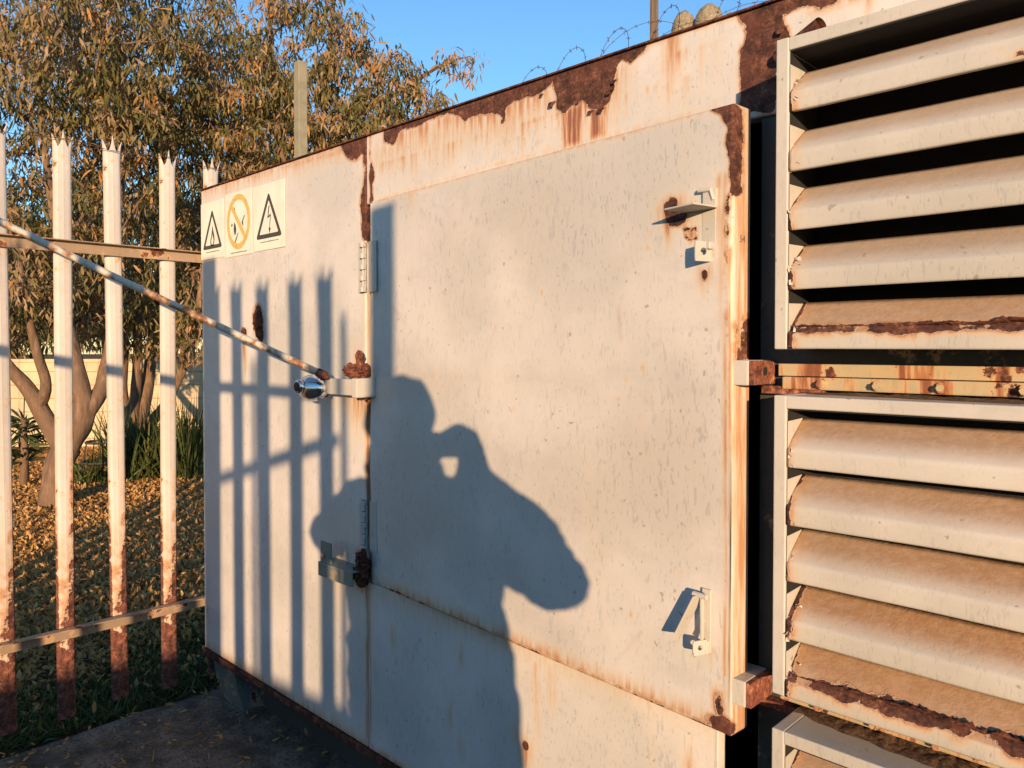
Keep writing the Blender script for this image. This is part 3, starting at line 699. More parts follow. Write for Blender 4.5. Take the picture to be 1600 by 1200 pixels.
# ================================================================== WARNING SIGNS
def sign(x0, x1, zt, zb, kind, label):
    e = empty('warning_sign', ((x0+x1)/2, 1.4985, zb), label, 'sign', 'warning signs on the left panel')
    MB().box(x0, x1, 1.4960, 1.4982, zb, zt, .0006, 1).build('sign_plate', 'sticker', e)
    Y = 1.4959; cx = (x0+x1)/2; w = (x1-x0); h = zt-zb
    P = lambda u, v: Vector((x0+w*u, Y, zb+h*v)); off = Vector((0, -.0006, 0))
    def rtri(sc, r):
        C = [(.5, .855), (.10, .185), (.90, .185)]; cxy = (.5, .42); o = []
        C = [(cxy[0]+(a-cxy[0])*sc, cxy[1]+(b_-cxy[1])*sc) for a, b_ in C]
        for i in range(3):
            c0_, cp, cn = np.array(C[i]), np.array(C[i-1]), np.array(C[(i+1) % 3]); a = (cp-c0_)/np.linalg.norm(cp-c0_); b_ = (cn-c0_)/np.linalg.norm(cn-c0_)
            for t in np.linspace(0, 1, 6):
                q0 = c0_ + a*r*(1-t)**2 + b_*r*t**2; o.append(P(*q0))
        return o
    def text(v):
        m = MB(); q = random.Random(int(abs(x0*100))); u = .22
        while u < .80:
            l = q.uniform(.012, .03); m.prism([P(u, v-.008+.0), P(u+l, v-.008), P(u+l, v+.008*q.uniform(.5, 1)), P(u, v+.008)], off); u += l + q.uniform(.006, .02)
        m.build('small_print', 'ink', e)
    if kind in ('flame', 'bolt'):
        m = MB(); m.strip(rtri(1.04, .07), rtri(.76, .03), off); m.build('triangle_border', 'ink', e)
        text(.125)
    if kind == 'flame':
        out = [(.50,.22),(.44,.225),(.42,.28),(.425,.34),(.46,.39),(.48,.45),(.50,.52),(.51,.58),(.535,.52),(.565,.45),(.59,.39),(.595,.33),(.575,.27),(.55,.225)]
        inn = [(.50,.25),(.47,.25),(.455,.285),(.455,.325),(.475,.36),(.49,.385),(.50,.42),(.505,.445),(.515,.42),(.53,.385),(.55,.355),(.555,.32),(.545,.28),(.53,.25)]
        MB().strip([P(a, b_) for a, b_ in out], [P(a, b_) for a, b_ in inn], off).build('flame_symbol', 'ink', e)
    elif kind == 'bolt':
        m = MB(); m.prism([P(*q) for q in ((.50,.66),(.46,.47),(.545,.50),(.52,.31),(.535,.31),(.57,.535),(.49,.505),(.53,.66))], off)
        m.prism([P(*q) for q in ((.495,.33),(.565,.32),(.525,.24))], off); m.build('lightning_symbol', 'ink', e)
    else:
        m = MB(); ring = lambda r: [P(.5+r*math.cos(t)*1.0, .53+r*math.sin(t)) for t in np.linspace(0, 2*math.pi, 49)[:-1]]
        m.strip(ring(.43), ring(.34), off)
        d = np.array((.70, -.715)); n_ = np.array((.715, .70)); c_ = np.array((.5, .53))
        q = [c_ + d*a*.355 + n_*b_*.042 for a, b_ in ((-1, -1), (1, -1), (1, 1), (-1, 1))]
        m.prism([P(*x)+Vector((0, -.0004, 0)) for x in q], off); m.build('prohibition_ring', 'yellow', e)
        for Q_ in (((.33,.40),(.36,.33),(.40,.34),(.42,.42),(.39,.50),(.355,.53),(.33,.47)), ((.40,.27),(.36,.22),(.375,.20),(.44,.27),(.50,.36),(.485,.365)), ((.26,.53),(.22,.47),(.29,.49)), ((.36,.78),(.385,.70),(.37,.67),(.345,.69)), ((.62,.50),(.68,.44),(.67,.52),(.74,.60),(.725,.61),(.645,.53))):
            MB().prism([P(*q) for q in Q_], off).build('symbol_mark', 'ink', e)
        text(.055)
    return e
sign(-3.385, -3.160, .640, .392, 'flame', 'square white sticker with black triangle round a flame, leftmost of three signs')
sign(-3.148, -2.912, .650, .385, 'ban', 'square white sticker with yellow ring and slash, between the two triangle signs')
sign(-2.900, -2.655, .646, .388, 'bolt', 'square white sticker with black triangle round a lightning arrow')

# ================================================================== PALISADE FENCES
def pale_mesh(h, seed, low_rust=True, simple_=False):
    """W-section pale, facing +X at x=0, foot at z=0"""
    prof = np.array([(-.038, -.010), (-.035, -.002), (-.029, .004), (-.021, .0065), (-.012, .0075), (-.005, .0082), (.0, .009), (.005, .0082), (.012, .0075), (.021, .0065), (.029, .004), (.035, -.002), (.038, -.010)])
    n = len(prof); nz = 12 if simple_ else 120; q = random.Random(seed)
    def top(y):
        t = abs(y)
        if t < .018: return h - .075*(t/.018)**.7
        return h - .075 + .055*((t-.018)/.020)**1.3
    V = []; A_ = {'rust': [], 'stain': [], 'dirt': []}
    for i in range(nz):
        t = i/(nz-1)
        for (y, x) in prof:
            z = t*top(y); k = max(0, (z-(h-.10))/.10)
            V.append((x + (.012 if abs(y) > .03 else .002)*k*k, y*.90*(1+.22*k*k*(abs(y) > .03)) , z))
            zz = z/h; r = np.clip(.92-zz*2.0 + (.16 if y > .010 else -.05), 0, .9) if low_rust else 0
            r = max(r, .55*np.exp(-abs(zz-.78)/.01)*(q.random() < .2))
            if abs(y) > .03: r += .26*(1-zz) + .12
            if y > .02: r += .30*max(0, math.sin(zz*9+seed*2.3))*(1-zz*.6)
            A_['rust'].append(r); A_['stain'].append(.25*max(0, .6-zz) + (.25 if abs(y) > .03 else 0)); A_['dirt'].append(0)
    I_ = np.arange(nz*n).reshape(nz, n); Fq = np.stack([I_[:-1, :-1], I_[:-1, 1:], I_[1:, 1:], I_[1:, :-1]], -1).reshape(-1, 4)
    return V, Fq, A_
def mk_pale(parent, loc, rz, h, seed, simple_=False):
    V, Fq, A_ = pale_mesh(h, seed, True, simple_); me = bpy.data.meshes.new('pale'); V = np.array(V, dtype=np.float32)
    me.from_pydata([tuple(map(float, v)) for v in V], [], Fq.tolist())
    for k, v in A_.items():
        a = me.attributes.new(k, 'FLOAT', 'POINT'); a.data.foreach_set('value', np.asarray(v, dtype=np.float32))
    o = link('pale', me, 'pale', parent, False); md = o.modifiers.new('thickness', 'SOLIDIFY'); md.thickness = .0028
    o.location = Vector(loc) - worldloc(parent); o.rotation_euler = (0, 0, rz); return o
FX = -3.47; PH = 2.39; PZ = -1.505
fe = empty('palisade_fence', (FX, .2, GZ), 'white steel palisade fence with rusty feet running up to the enclosure end', 'fence')
def rail(parent, A, B, z, side, up, name='rail'):
    A = Vector((A[0], A[1], 0)); B = Vector((B[0], B[1], 0)); d = (B-A).normalized(); n_ = Vector((d.y, -d.x, 0))*side; m = MB()
    N_ = int((B-A).length/.02); V = []; st = 0
    # angle iron: vertical leg 45 mm, horizontal leg 40 mm pointing away from the pales
    m.obox((A+B)/2 + n_*.022 + UZ*z, d, n_, UZ, (B-A).length/2, .0022, .0215, .0008)
    m.obox((A+B)/2 + n_*.038 + UZ*(z+(.0235 if up else -.0235)), d, n_, UZ, (B-A).length/2, .0185, .0019, .0006)
    return m.build(name, 'rail', parent)
ZR1 = on_x(90, 384, FX+.03).z; ZR0 = on_x(90, 995, FX+.03).z
for k in range(-10, 4):
    y = .963 + .207*k
    mk_pale(fe, (FX, y, PZ + random.uniform(-.014, .012) - max(0, (k-2))*.004), random.uniform(-.09, .09), PH, 40+k).rotation_euler[0] = random.uniform(-.007, .007)
rail(fe, (FX, -1.2), (FX, 1.66), ZR1, 1, True); rail(fe, (FX, -1.2), (FX, 1.66), ZR0, 1, True)
# fence run behind the photographer, parallel to the enclosure, whose shadow falls across the left panel
def run(name, A, B, pitch, label, group=None, h=PH, off=0.0, skip=(), wide=1.0):
    A = Vector((A[0], A[1], 0)); B = Vector((B[0], B[1], 0)); d = (B-A).normalized(); L_ = (B-A).length
    e = empty(name, (A.x, A.y, GZ), label, 'fence'); rz = math.atan2(d.y, d.x) - math.pi/2; first = None
    V, Fq, A_ = pale_mesh(h, 3, True, True); V = [(v[0], v[1]*wide, v[2]) for v in V]
    me = bpy.data.meshes.new('pale'); me.from_pydata([tuple(map(float, v)) for v in V], [], Fq.tolist()); me.materials.append(M['pale'])
    for k, v in A_.items():
        a = me.attributes.new(k, 'FLOAT', 'POINT'); a.data.foreach_set('value', np.asarray(v, dtype=np.float32))
    n = int(L_/pitch)
    for i in range(n+1):
        if i in skip: continue
        o = bpy.data.objects.new('pale', me); COL.objects.link(o); o.parent = e; p = A + d*(pitch*i + off + random.uniform(-.012, .012))
        o.location = p + UZ*(PZ+random.uniform(-.01, .01)) - worldloc(e); o.rotation_euler = (0, random.uniform(-.006, .006), rz)
        md = o.modifiers.new('thickness', 'SOLIDIFY'); md.thickness = .0028
    rail(e, A, B, ZR1, 1, True); rail(e, A, B, ZR0, 1, True); return e
def cast(px, py, Y):
    """where something standing in the plane Y must be to shade the wall at that point"""
    p = on_y(px, py); k = (1.5-Y)/LH.y; return p.x - LH.x*k, p.z + TN*k
YA = -1.23
xA1 = cast(541, 700, YA)[0]
fA = run('palisade_fence', (-3.40, YA), (cast(513, 700, YA)[0]+.02, YA), .2285, 'white palisade fence behind the photographer, parallel to the enclosure', off=(cast(513, 700, YA)[0]+3.40) % .2285 - .0, wide=1.35)
run('palisade_fence', (1.62, -1.98), (2.16, -3.55), .44, 'short white palisade fence wing beyond the gate post', wide=.55)
px_, pz_ = cast(326, 405, YA-.03)
MB().box(px_-.04, px_+.06, YA-.06, YA-.02, GZ-.05, pz_, .003).build('fence_post', 'pale', fA)
px_, pz_ = cast(598, 322, -1.55)
m = MB(); m.box(px_-.052, px_+.048, -1.57, -1.535, GZ-.05, pz_, .003)
tag(m.build('gate_post', 'pale'), 'square white steel gate post behind the photographer', 'post')
# the long bare stay pole running down to the clamp
A_ = at(506, 586, on_y(506, 586, 1.40).dot(FW)); Bp = on_x(-330, 182, FX+.05)
if Bp.x > 0 or Bp.y > 3: Bp = Vector((FX+.05, .1, .9))
pts = [A_ + (Bp-A_)*t + UZ*(-.010*math.sin(t*math.pi)) for t in np.linspace(0, 1, 24)]
e_ = empty('stay_pole', A_, 'long thin steel pole with flaking paint, slanting down across the fence to the clamp', 'pole')
MB().tube(pts, .0115, 12).build('pole_shaft', 'pole', e_, True)
MB().tube([pts[0]+(pts[0]-pts[1]).normalized()*.02, pts[0], pts[1]*.3+pts[0]*.7], [.006, .016, .0145], 12).build('flattened_end', 'rustlight', e_, True)

# ================================================================== VEGETATION
def leafmat(name, stops, trans=.35):
    b = NB(name); r = b.attr('rnd'); c = b.ramp(r, stops)
    n = b.noise(40, 3); c = b.mix(b.mr(n, .4, .7, 0, .22), c, (.22, .12, .05))
    d = b.n('ShaderNodeBsdfPrincipled'); b.L(c, d.inputs['Base Color']); d.inputs['Roughness'].default_value = .6; d.inputs['Specular IOR Level'].default_value = .25
    t = b.n('ShaderNodeBsdfTranslucent'); b.L(c, t.inputs[0]); mx = b.n('ShaderNodeMixShader'); mx.inputs[0].default_value = trans
    b.L(d.outputs[0], mx.inputs[1]); b.L(t.outputs[0], mx.inputs[2]); b.L(mx.outputs[0], b.out.inputs[0]); return b.m
M['leafA'] = leafmat('autumn_leaf', [(0, (.05, .065, .022)), (.28, (.13, .14, .045)), (.50, (.23, .20, .075)), (.70, (.36, .25, .125)), (.88, (.45, .34, .24)), (1, (.52, .26, .08))])
M['leafG'] = leafmat('dark_leaf', [(0, (.025, .040, .016)), (.5, (.060, .080, .028)), (.8, (.13, .11, .04)), (1, (.22, .13, .05))])
M['litterm'] = leafmat('fallen_leaf', [(0, (.20, .11, .045)), (.35, (.46, .24, .08)), (.7, (.66, .38, .13)), (.92, (.70, .50, .22)), (1, (.42, .30, .10))], .28)
M['blade'] = leafmat('grass_blade', [(0, (.025, .045, .014)), (.6, (.060, .095, .026)), (1, (.16, .17, .055))], .3)
b = NB('bark'); n = b.noise(1, 7, .65, scale3=(16, 16, 5)); n2 = b.noise(4, 3)
M['bark'] = b.bsdf(b.mix(b.mr(n2, .4, .65), b.ramp(n, [(.3, (.075, .048, .030)), (.55, (.21, .135, .085)), (.75, (.32, .22, .145))]), (.16, .105, .068)), .9, 0, n, .02, 1, spec=.2)

def leaves_mesh(base, dirs, L_, Wd, curl, rnd):
    """long drooping folded leaves: base (n,3), dirs (n,3) start direction"""
    n = len(base); st = np.array([0, .3, .65, 1.0]); wd = np.array([.12, 1.0, .75, .02])
    d = dirs/np.linalg.norm(dirs, axis=1, keepdims=True)
    side = np.cross(d, rng.normal(size=(n, 3))); side /= np.linalg.norm(side, axis=1, keepdims=True)
    nor = np.cross(d, side); V = np.zeros((n, 4, 2, 3))
    p = base.copy(); cur = d.copy()
    for i in range(4):
        if i > 0:
            cur = cur + np.array([0, 0, -1])*.45*curl[:, None] + nor*curl[:, None]*.35; cur /= np.linalg.norm(cur, axis=1, keepdims=True)
            p = p + cur*(st[i]-st[i-1])*L_[:, None]
        V[:, i, 0] = p - side*Wd[:, None]*wd[i]*.5; V[:, i, 1] = p + side*Wd[:, None]*wd[i]*.5
    idx = np.arange(n*8).reshape(n, 4, 2)
    Fq = np.stack([idx[:, :-1, 0], idx[:, :-1, 1], idx[:, 1:, 1], idx[:, 1:, 0]], -1).reshape(-1, 4)
    return V.reshape(-1, 3), Fq, np.repeat(rnd, 8)

def tree(name, label, limbs, crowns, ntips, per, leaf, z_base, lm='leafA', gz=GZ, seed=1, llen=.11, group='trees behind the fence', tw=.0030, cmin=0.0, spread=.10):
    """limbs: list of polylines [(Vector, radius)...]; crowns: ellipsoids (centre, radii, weight)"""
    q = np.random.default_rng(seed)
    nodes = []; par = []; fixr = []; lofts = []
    for li in limbs:
        prev = -1
        # start on the nearest existing node
        if nodes:
            dd_ = [(Vector(nodes[i]) - li[0][0]).length for i in range(len(nodes))]; k = int(np.argmin(dd_)); prev = k if dd_[k] < .4 else -1
        lofts.append([]) if prev < 0 else lofts.append([prev])
        for (p, r), (p2, r2) in zip(li, li[1:]+[li[-1]]):
            for t in (0, .25, .5, .75):
                if (p2-p).length < 1e-6 and t > 0: break
                pp = p.lerp(p2, t); jit = Vector(q.normal(size=3))*.006*(1 if t else 0)
                nodes.append(np.array(pp+jit)); par.append(prev); fixr.append(r+(r2-r)*t); prev = len(nodes)-1; lofts[-1].append(prev)
    nl = len(nodes)
    N_ = np.array(nodes); P_ = list(par); R_ = list(fixr)
    w = np.array([c[2] for c in crowns], float); w /= w.sum(); ti = q.choice(len(crowns), ntips, p=w)
    tips = []
    for i in ti:
        c, r, _ = crowns[i]; u = q.normal(size=3); u /= np.linalg.norm(u); tips.append(np.array(c) + u*np.array(r)*q.uniform(.15, 1)**(1/2.0))
    tips = np.array(tips)
    root = N_[:nl].mean(0); o_ = np.argsort(np.linalg.norm(tips-root, axis=1)); tips = tips[o_]
    buf = np.zeros((nl + ntips*5, 3)); buf[:nl] = N_; cnt = nl; tipidx = []
    for t in tips:
        D = np.linalg.norm(buf[8:cnt]-t, axis=1) + .35*np.maximum(0, buf[8:cnt, 2]-t[2]); k = int(np.argmin(D))+8
        a = buf[k]; prev = k; vec = t-a; Lg = np.linalg.norm(vec)
        if Lg < .02: continue
        ns = 1 if Lg < .12 else (2 if Lg < .35 else 4); perp = q.normal(size=3)*Lg*.07
        for s_ in range(1, ns+1):
            f_ = s_/ns; buf[cnt] = a + vec*f_ + perp*math.sin(f_*math.pi) + np.array([0, 0, .10*Lg*math.sin(f_*math.pi)]); P_.append(prev); R_.append(0); prev = cnt; cnt += 1
        tipidx.append(prev)
    child = np.zeros(cnt)
    for i in range(cnt-1, nl-1, -1):
        child[i] = max(child[i], 1); 
        if P_[i] >= 0: child[P_[i]] += child[i]
    R = np.array(R_[:cnt], float); R[nl:] = tw*np.power(child[nl:], .42)
    V = []; Fq = []; vi = 0
    for lo in lofts:
        pts_ = np.array([buf[i] for i in lo]); rr_ = np.array([R[i] for i in lo]); m_ = len(lo)
        if m_ < 2: continue
        if len(lo) > 1 and lo[0] not in (0,): rr_[0] = rr_[1]*1.05
        for _ in range(2): pts_[1:-1] = (pts_[:-2]+2*pts_[1:-1]+pts_[2:])/4
        K_ = 18; up_ = None
        for j_ in range(m_):
            t_ = pts_[min(j_+1, m_-1)] - pts_[max(j_-1, 0)]; t_ /= np.linalg.norm(t_)
            up_ = np.cross(t_, [.3, .2, .1]) if up_ is None else up_ - t_*np.dot(up_, t_); up_ /= np.linalg.norm(up_); v_ = np.cross(t_, up_)
            for k in range(K_):
                an = 2*math.pi*k/K_; rad_ = rr_[j_]*(1 + .10*mnoise.noise(Vector(pts_[j_]*6) + Vector((math.cos(an), math.sin(an), 0))*1.3) + .05*math.cos(3*an+j_*.15))
                V.append(pts_[j_] + (up_*math.cos(an)+v_*math.sin(an))*rad_)
        for j_ in range(m_-1):
            for k in range(K_): Fq.append((vi+j_*K_+k, vi+j_*K_+(k+1) % K_, vi+(j_+1)*K_+(k+1) % K_, vi+(j_+1)*K_+k))
        vi += m_*K_
    for i in range(nl, cnt):
        p_ = P_[i]
        if p_ < 0: continue
        a, b_ = buf[p_], buf[i]; d = b_-a; ln = np.linalg.norm(d)
        if ln < 1e-5: continue
        d /= ln; u = np.cross(d, [0.3, .2, 1.0]); u /= np.linalg.norm(u); v = np.cross(d, u); r0 = min(R[p_], R[i]*1.5) if i >= nl else R[p_]; r1 = R[i]
        k = 14 if r1 > .05 else (8 if r1 > .02 else (5 if r1 > .006 else 3))
        a2 = a - d*min(r0*.6, ln*.3)
        for c_, r_ in ((a2, r0), (b_, r1)):
            for j in range(k):
                an = 2*math.pi*j/k; V.append(c_ + (u*math.cos(an)+v*math.sin(an))*r_)
        for j in range(k): Fq.append((vi+j, vi+(j+1) % k, vi+k+(j+1) % k, vi+k+j))
        vi += 2*k
    base_ = Vector(limbs[0][0][0]); e = empty(name, (base_.x, base_.y, gz), label, 'tree', group)
    raw('trunk', V, Fq, 'bark', e, True)
    # leaves hang in bunches round the twig ends
    T_ = buf[np.array(tipidx)]; Pp = buf[np.array([P_[i] for i in tipidx])]
    npt = q.poisson(per, len(T_)); rep = np.repeat(np.arange(len(T_)), npt); n = len(rep)
    f_ = q.uniform(-.1, 1.1, n)[:, None]; bs = T_[rep]*f_ + Pp[rep]*(1-f_); far = np.linalg.norm(T_[rep]-Pp[rep], axis=1); bs = np.where((far > .4)[:, None], T_[rep]+(bs-T_[rep])*.4/far[:, None], bs)
    bs = bs + q.normal(size=(n, 3))*spread*np.array([1, 1, .8])
    dr = q.normal(size=(n, 3))*.8 + np.array([0, 0, -.75])
    cl_ = np.clip(q.normal(.56, .25, len(T_)), 0, 1)[rep]; rn = np.clip(cl_ + q.normal(0, .13, n), 0, 1)
    Vl, Fl, Rl = leaves_mesh(bs, dr, q.uniform(.45, 1.35, n)*llen, q.uniform(.7, 1.4, n)*llen*.20, q.uniform(.2, 2.9, n), rn)
    raw('foliage', Vl, Fl, lm, e, True, {'rnd': Rl})
    return e
def limb(z, *pts, dz=0): return [(at(x, y, z+dz*i), r) for i, (x, y, r) in enumerate(pts)]
def ell(x, y, z, rx, ry, rz, w): return (at(x, y, z), (rx*z/1200*.75+rz*.25, rx*z/1200*.35+rz*.65, ry*z/1200), w)
z1 = 7.6
tree('fruit_tree', 'leaning fruit tree with thick forked trunk behind the leftmost fence pales', [
    limb(z1, (84,806,.15),(86,770,.135),(90,730,.125),(104,700,.13)),
    limb(z1, (104,700,.11),(72,655,.085),(50,615,.075),(18,580,.06),(-30,520,.05),(-80,420,.03)),
    limb(z1, (104,700,.12),(122,668,.12),(134,640,.10),(122,590,.08),(112,540,.07),(96,470,.05),(90,380,.04),(70,240,.03),(60,120,.02)),
    limb(z1, (134,645,.09),(158,612,.075),(168,570,.065),(176,520,.05),(172,420,.04),(190,300,.03),(200,150,.02), dz=.12),
    limb(z1, (60,640,.06),(74,600,.05),(60,560,.045),(40,480,.035),(20,350,.03), dz=-.1)],
    [ell(60,180,7.9,230,250,1.5,5), ell(-10,420,7.4,140,120,1.0,1.6), ell(150,60,8,200,220,1.4,3), ell(120,430,8.4,110,90,.8,1.3), ell(70,-120,8,250,160,1.3,2)],
    980, 26, None, 0, seed=11, llen=.118, spread=.075)
z2 = 9.6
tree('fruit_tree', 'fruit tree with several upright stems rising behind the tall grass clump', [
    limb(z2, (212,745,.13),(212,715,.12),(213,685,.13)),
    limb(z2, (213,690,.09),(196,645,.07),(190,600,.06),(196,540,.05),(180,440,.04),(190,300,.03),(185,150,.02)),
    limb(z2, (213,690,.10),(222,640,.09),(232,590,.075),(236,540,.06),(250,430,.04),(262,300,.03),(270,150,.02), dz=.1),
    limb(z2, (214,680,.08),(250,645,.06),(276,600,.05),(292,560,.045),(310,480,.035),(330,350,.03),(345,200,.02), dz=-.08),
    limb(z2, (216,700,.08),(208,640,.07),(214,590,.06),(215,500,.05),(225,350,.03))],
    [ell(280,300,9.8,140,170,1.5,3.2), ell(250,90,9.9,150,160,1.5,2.6), ell(360,180,9.6,110,140,1.2,1.9), ell(200,470,9.6,110,80,1.1,1.7), ell(295,520,9.3,50,55,.6,.6)],
    940, 26, None, 0, seed=23, llen=.122, spread=.085)
z3 = 8.6
tree('fruit_tree', 'thin-leaved fruit tree spreading a branch right above the enclosure roof', [
    limb(z3, (470,780,.12),(474,600,.11),(480,420,.10),(490,300,.08),(512,232,.055),(540,196,.045),(567,172,.04),(600,155,.034),(633,138,.028),(660,118,.02),(700,96,.012),(735,88,.006)),
    limb(z3, (480,420,.07),(450,300,.05),(432,200,.04),(425,100,.03),(420,0,.02), dz=.1),
    limb(z3, (490,300,.06),(505,200,.04),(512,100,.03),(520,20,.02),(524,-60,.012)),
    limb(z3, (512,232,.03),(560,235,.02),(620,215,.015),(670,190,.01),(700,180,.006), dz=-.05)],
    [ell(470,90,8.7,75,150,.9,2.5), ell(420,210,9.0,80,90,.9,1.7), ell(545,120,8.6,45,110,.7,1.2), ell(560,215,8.5,90,45,.7,1.1), ell(650,175,8.6,66,50,.5,.95), ell(625,110,8.6,40,32,.4,.35), ell(712,105,8.6,36,26,.25,.16)],
    640, 20, None, 0, seed=37, spread=.065, llen=.115)
for (x, zz, seed, lab, cr, nt_) in (
    (-30, 13.5, 51, 'broad dark-leaved tree far behind the leftmost fence pales', [(-30,400,200,140,5),(20,490,130,70,2)], 650),
    (250, 15.5, 52, 'tall dark-leaved tree beyond the cream garden wall', [(200,410,190,130,5),(300,470,120,80,2)], 700),
    (420, 14.5, 53, 'dark leafy tree showing low behind the roof edge', [(380,370,110,110,3),(470,290,90,60,1)], 380)):
    tree('background_tree', lab, [[(at(x+40, 545+(-GZ)*1200/zz, zz), .16), (at(x+44, 540, zz), .14), (at(x+40, 440, zz), .10), (at(x+30, 330, zz), .07), (at(x+20, 200, zz), .04)]],
        [ell(a, b_, zz, c, d, 2.0, w_) for a, b_, c, d, w_ in cr], nt_, 20, None, 0, lm='leafG', seed=seed, llen=.19, spread=.17, group='trees beyond the garden wall', tw=.004)

# ---- leaf litter and grass
def in_view(x, y, pad=.08):
    v = x*FW.x + y*FW.y; u = (x*RT.x + y*RT.y)/np.maximum(v, .1); return (v > .5) & (u > -.667-pad) & (u < -.38+pad)
def scatter(n, x0, x1, y0, y1):
    x = rng.uniform(x0, x1, n); y = rng.uniform(y0, y1, n); k = in_view(x, y); return x[k], y[k]
x, y = scatter(300000, -13.0, -3.56, .1, 8.0)
dens = np.clip((-3.65-x)/.9, .10, 1); k = rng.random(len(x)) < dens*np.where(x < -8, .45, .9); x, y = x[k], y[k]; n = len(x)
bs = np.stack([x, y, hgt(x, y)+rng.uniform(.004, .045, n)], -1); dr = rng.normal(size=(n, 3))*np.array([1, 1, .75])+np.array([0, 0, .15])
V_, F_, R_ = leaves_mesh(bs, dr, rng.uniform(.032, .064, n), rng.uniform(.014, .026, n), rng.uniform(-.5, .8, n), np.clip(rng.normal(.5, .25, n), 0, 1))
tag(raw('fallen_leaves', V_, F_, 'litterm', None, True, {'rnd': R_}), 'carpet of dry orange and brown leaves on the ground behind the fence', 'leaf litter', kind='stuff')
x, y = scatter(60000, -6.6, -3.50, .1, 3.6)
cl_ = np.array([mnoise.noise(Vector((a*2.2, b_*2.2, 7))) for a, b_ in zip(x, y)]); k = (cl_ > -.30) & (rng.random(len(x)) < np.clip(1.10+(x+3.5)*.75, .0, 1)); x, y = x[k], y[k]; n = len(x)
bs = np.stack([x, y, hgt(x, y)], -1); dr = rng.normal(size=(n, 3))*np.array([.7, .7, .2]) + np.array([0, 0, .9])
V_, F_, R_ = leaves_mesh(bs, dr, rng.uniform(.04, .12, n), rng.uniform(.004, .012, n), rng.uniform(.0, .9, n), rng.random(n))
tag(raw('grass', V_, F_, 'blade', None, True, {'rnd': R_}), 'short dark grass growing along the foot of the palisade fence', 'grass', kind='stuff')
# dead leaves blown onto the apron
n = 700; x = rng.uniform(-3.44, -1.9, n); y = rng.uniform(.4, 1.6, n); k = rng.random(n) < np.clip(1.2-(x+3.44)*.9, .1, 1); x, y = x[k], y[k]; n = len(x)
bs = np.stack([x, y, np.full(n, GZ+.022)], -1); dr = rng.normal(size=(n, 3))*np.array([1, 1, .2])
V_, F_, R_ = leaves_mesh(bs, dr, rng.uniform(.012, .045, n), rng.uniform(.005, .014, n), rng.uniform(-.4, .4, n), rng.uniform(0, .7, n))
tag(raw('blown_leaves', V_, F_, 'litterm', None, True, {'rnd': R_}), 'scattered dry leaf scraps on the concrete beside the enclosure', 'leaf litter', kind='stuff')

def tuft(name, label, px, py, z, n, hh, wid, spread_, seed, cat, group=None, lean=.35):
    q = np.random.default_rng(seed); c = at(px, py, z); c.z = float(hgt(c.x, c.y))
    e = empty(name, c, label, cat, group); bs = np.stack([c.x+q.normal(0, spread_, n), c.y+q.normal(0, spread_, n), np.full(n, c.z)], -1)
    dr = q.normal(size=(n, 3))*np.array([lean, lean, .1]) + np.array([0, 0, 1]); V_, F_, R_ = leaves_mesh(bs, dr, q.uniform(.5, 1.1, n)*hh, np.full(n, wid), q.uniform(.0, .55, n), np.clip(q.normal(.55, .25, n), 0, 1))
    raw('blades', V_, F_, 'blade', e, True, {'rnd': R_}); return e
tuft('grass_clump', 'big leaning clump of tall green grass between two fence pales', 222, 735, 9.3, 520, .95, .022, .16, 3, 'plant')
tuft('grass_clump', 'upright reedy grass clump against the enclosure corner', 292, 738, 9.2, 300, 1.05, .018, .11, 4, 'plant', lean=.16)
tuft('grass_clump', 'small grass tuft beside the wire plant stand', 140, 745, 9.0, 160, .42, .016, .10, 5, 'plant', lean=.5)
# aloe with a yellow flower spike
al = at(38, 742, 8.8); al.z = float(hgt(al.x, al.y)); e = empty('aloe_plant', al, 'spiky dark aloe on a stem with one yellow flower', 'plant')
q = np.random.default_rng(9); n = 90; hz = q.uniform(.30, .80, n); an = q.uniform(0, 6.28, n)
bs = np.stack([al.x+.03*np.cos(an), al.y+.03*np.sin(an), al.z+hz], -1); dr = np.stack([np.cos(an), np.sin(an), q.uniform(-.3, 1.1, n)], -1)
V_, F_, R_ = leaves_mesh(bs, dr, q.uniform(.22, .42, n), np.full(n, .042), q.uniform(.1, 1.0, n), q.uniform(0, .6, n)); raw('leaves', V_, F_, 'blade', e, True, {'rnd': R_})
MB().tube([al, al+Vector((.01, 0, .4)), al+Vector((0, 0, .8))], [.05, .045, .03], 10).build('stem', 'bark', e, True)
fp = at(38, 612, 8.7); MB().tube([al+Vector((0, 0, .7)), fp-UZ*.06], .006, 6).build('flower_stalk', 'blade', e)
m = MB()
for k in range(26): a = k*2.4; m.tube([fp+UZ*(-.05+.004*k), fp+Vector((.04*math.cos(a)*(1-k/40), .04*math.sin(a)*(1-k/40), -.08+.005*k))], [.006, .004], 5)
M['petal'] = simple('yellow_petal', (.70, .55, .10), .6, 0, .2, 40, 0); m.build('flower', 'petal', e)
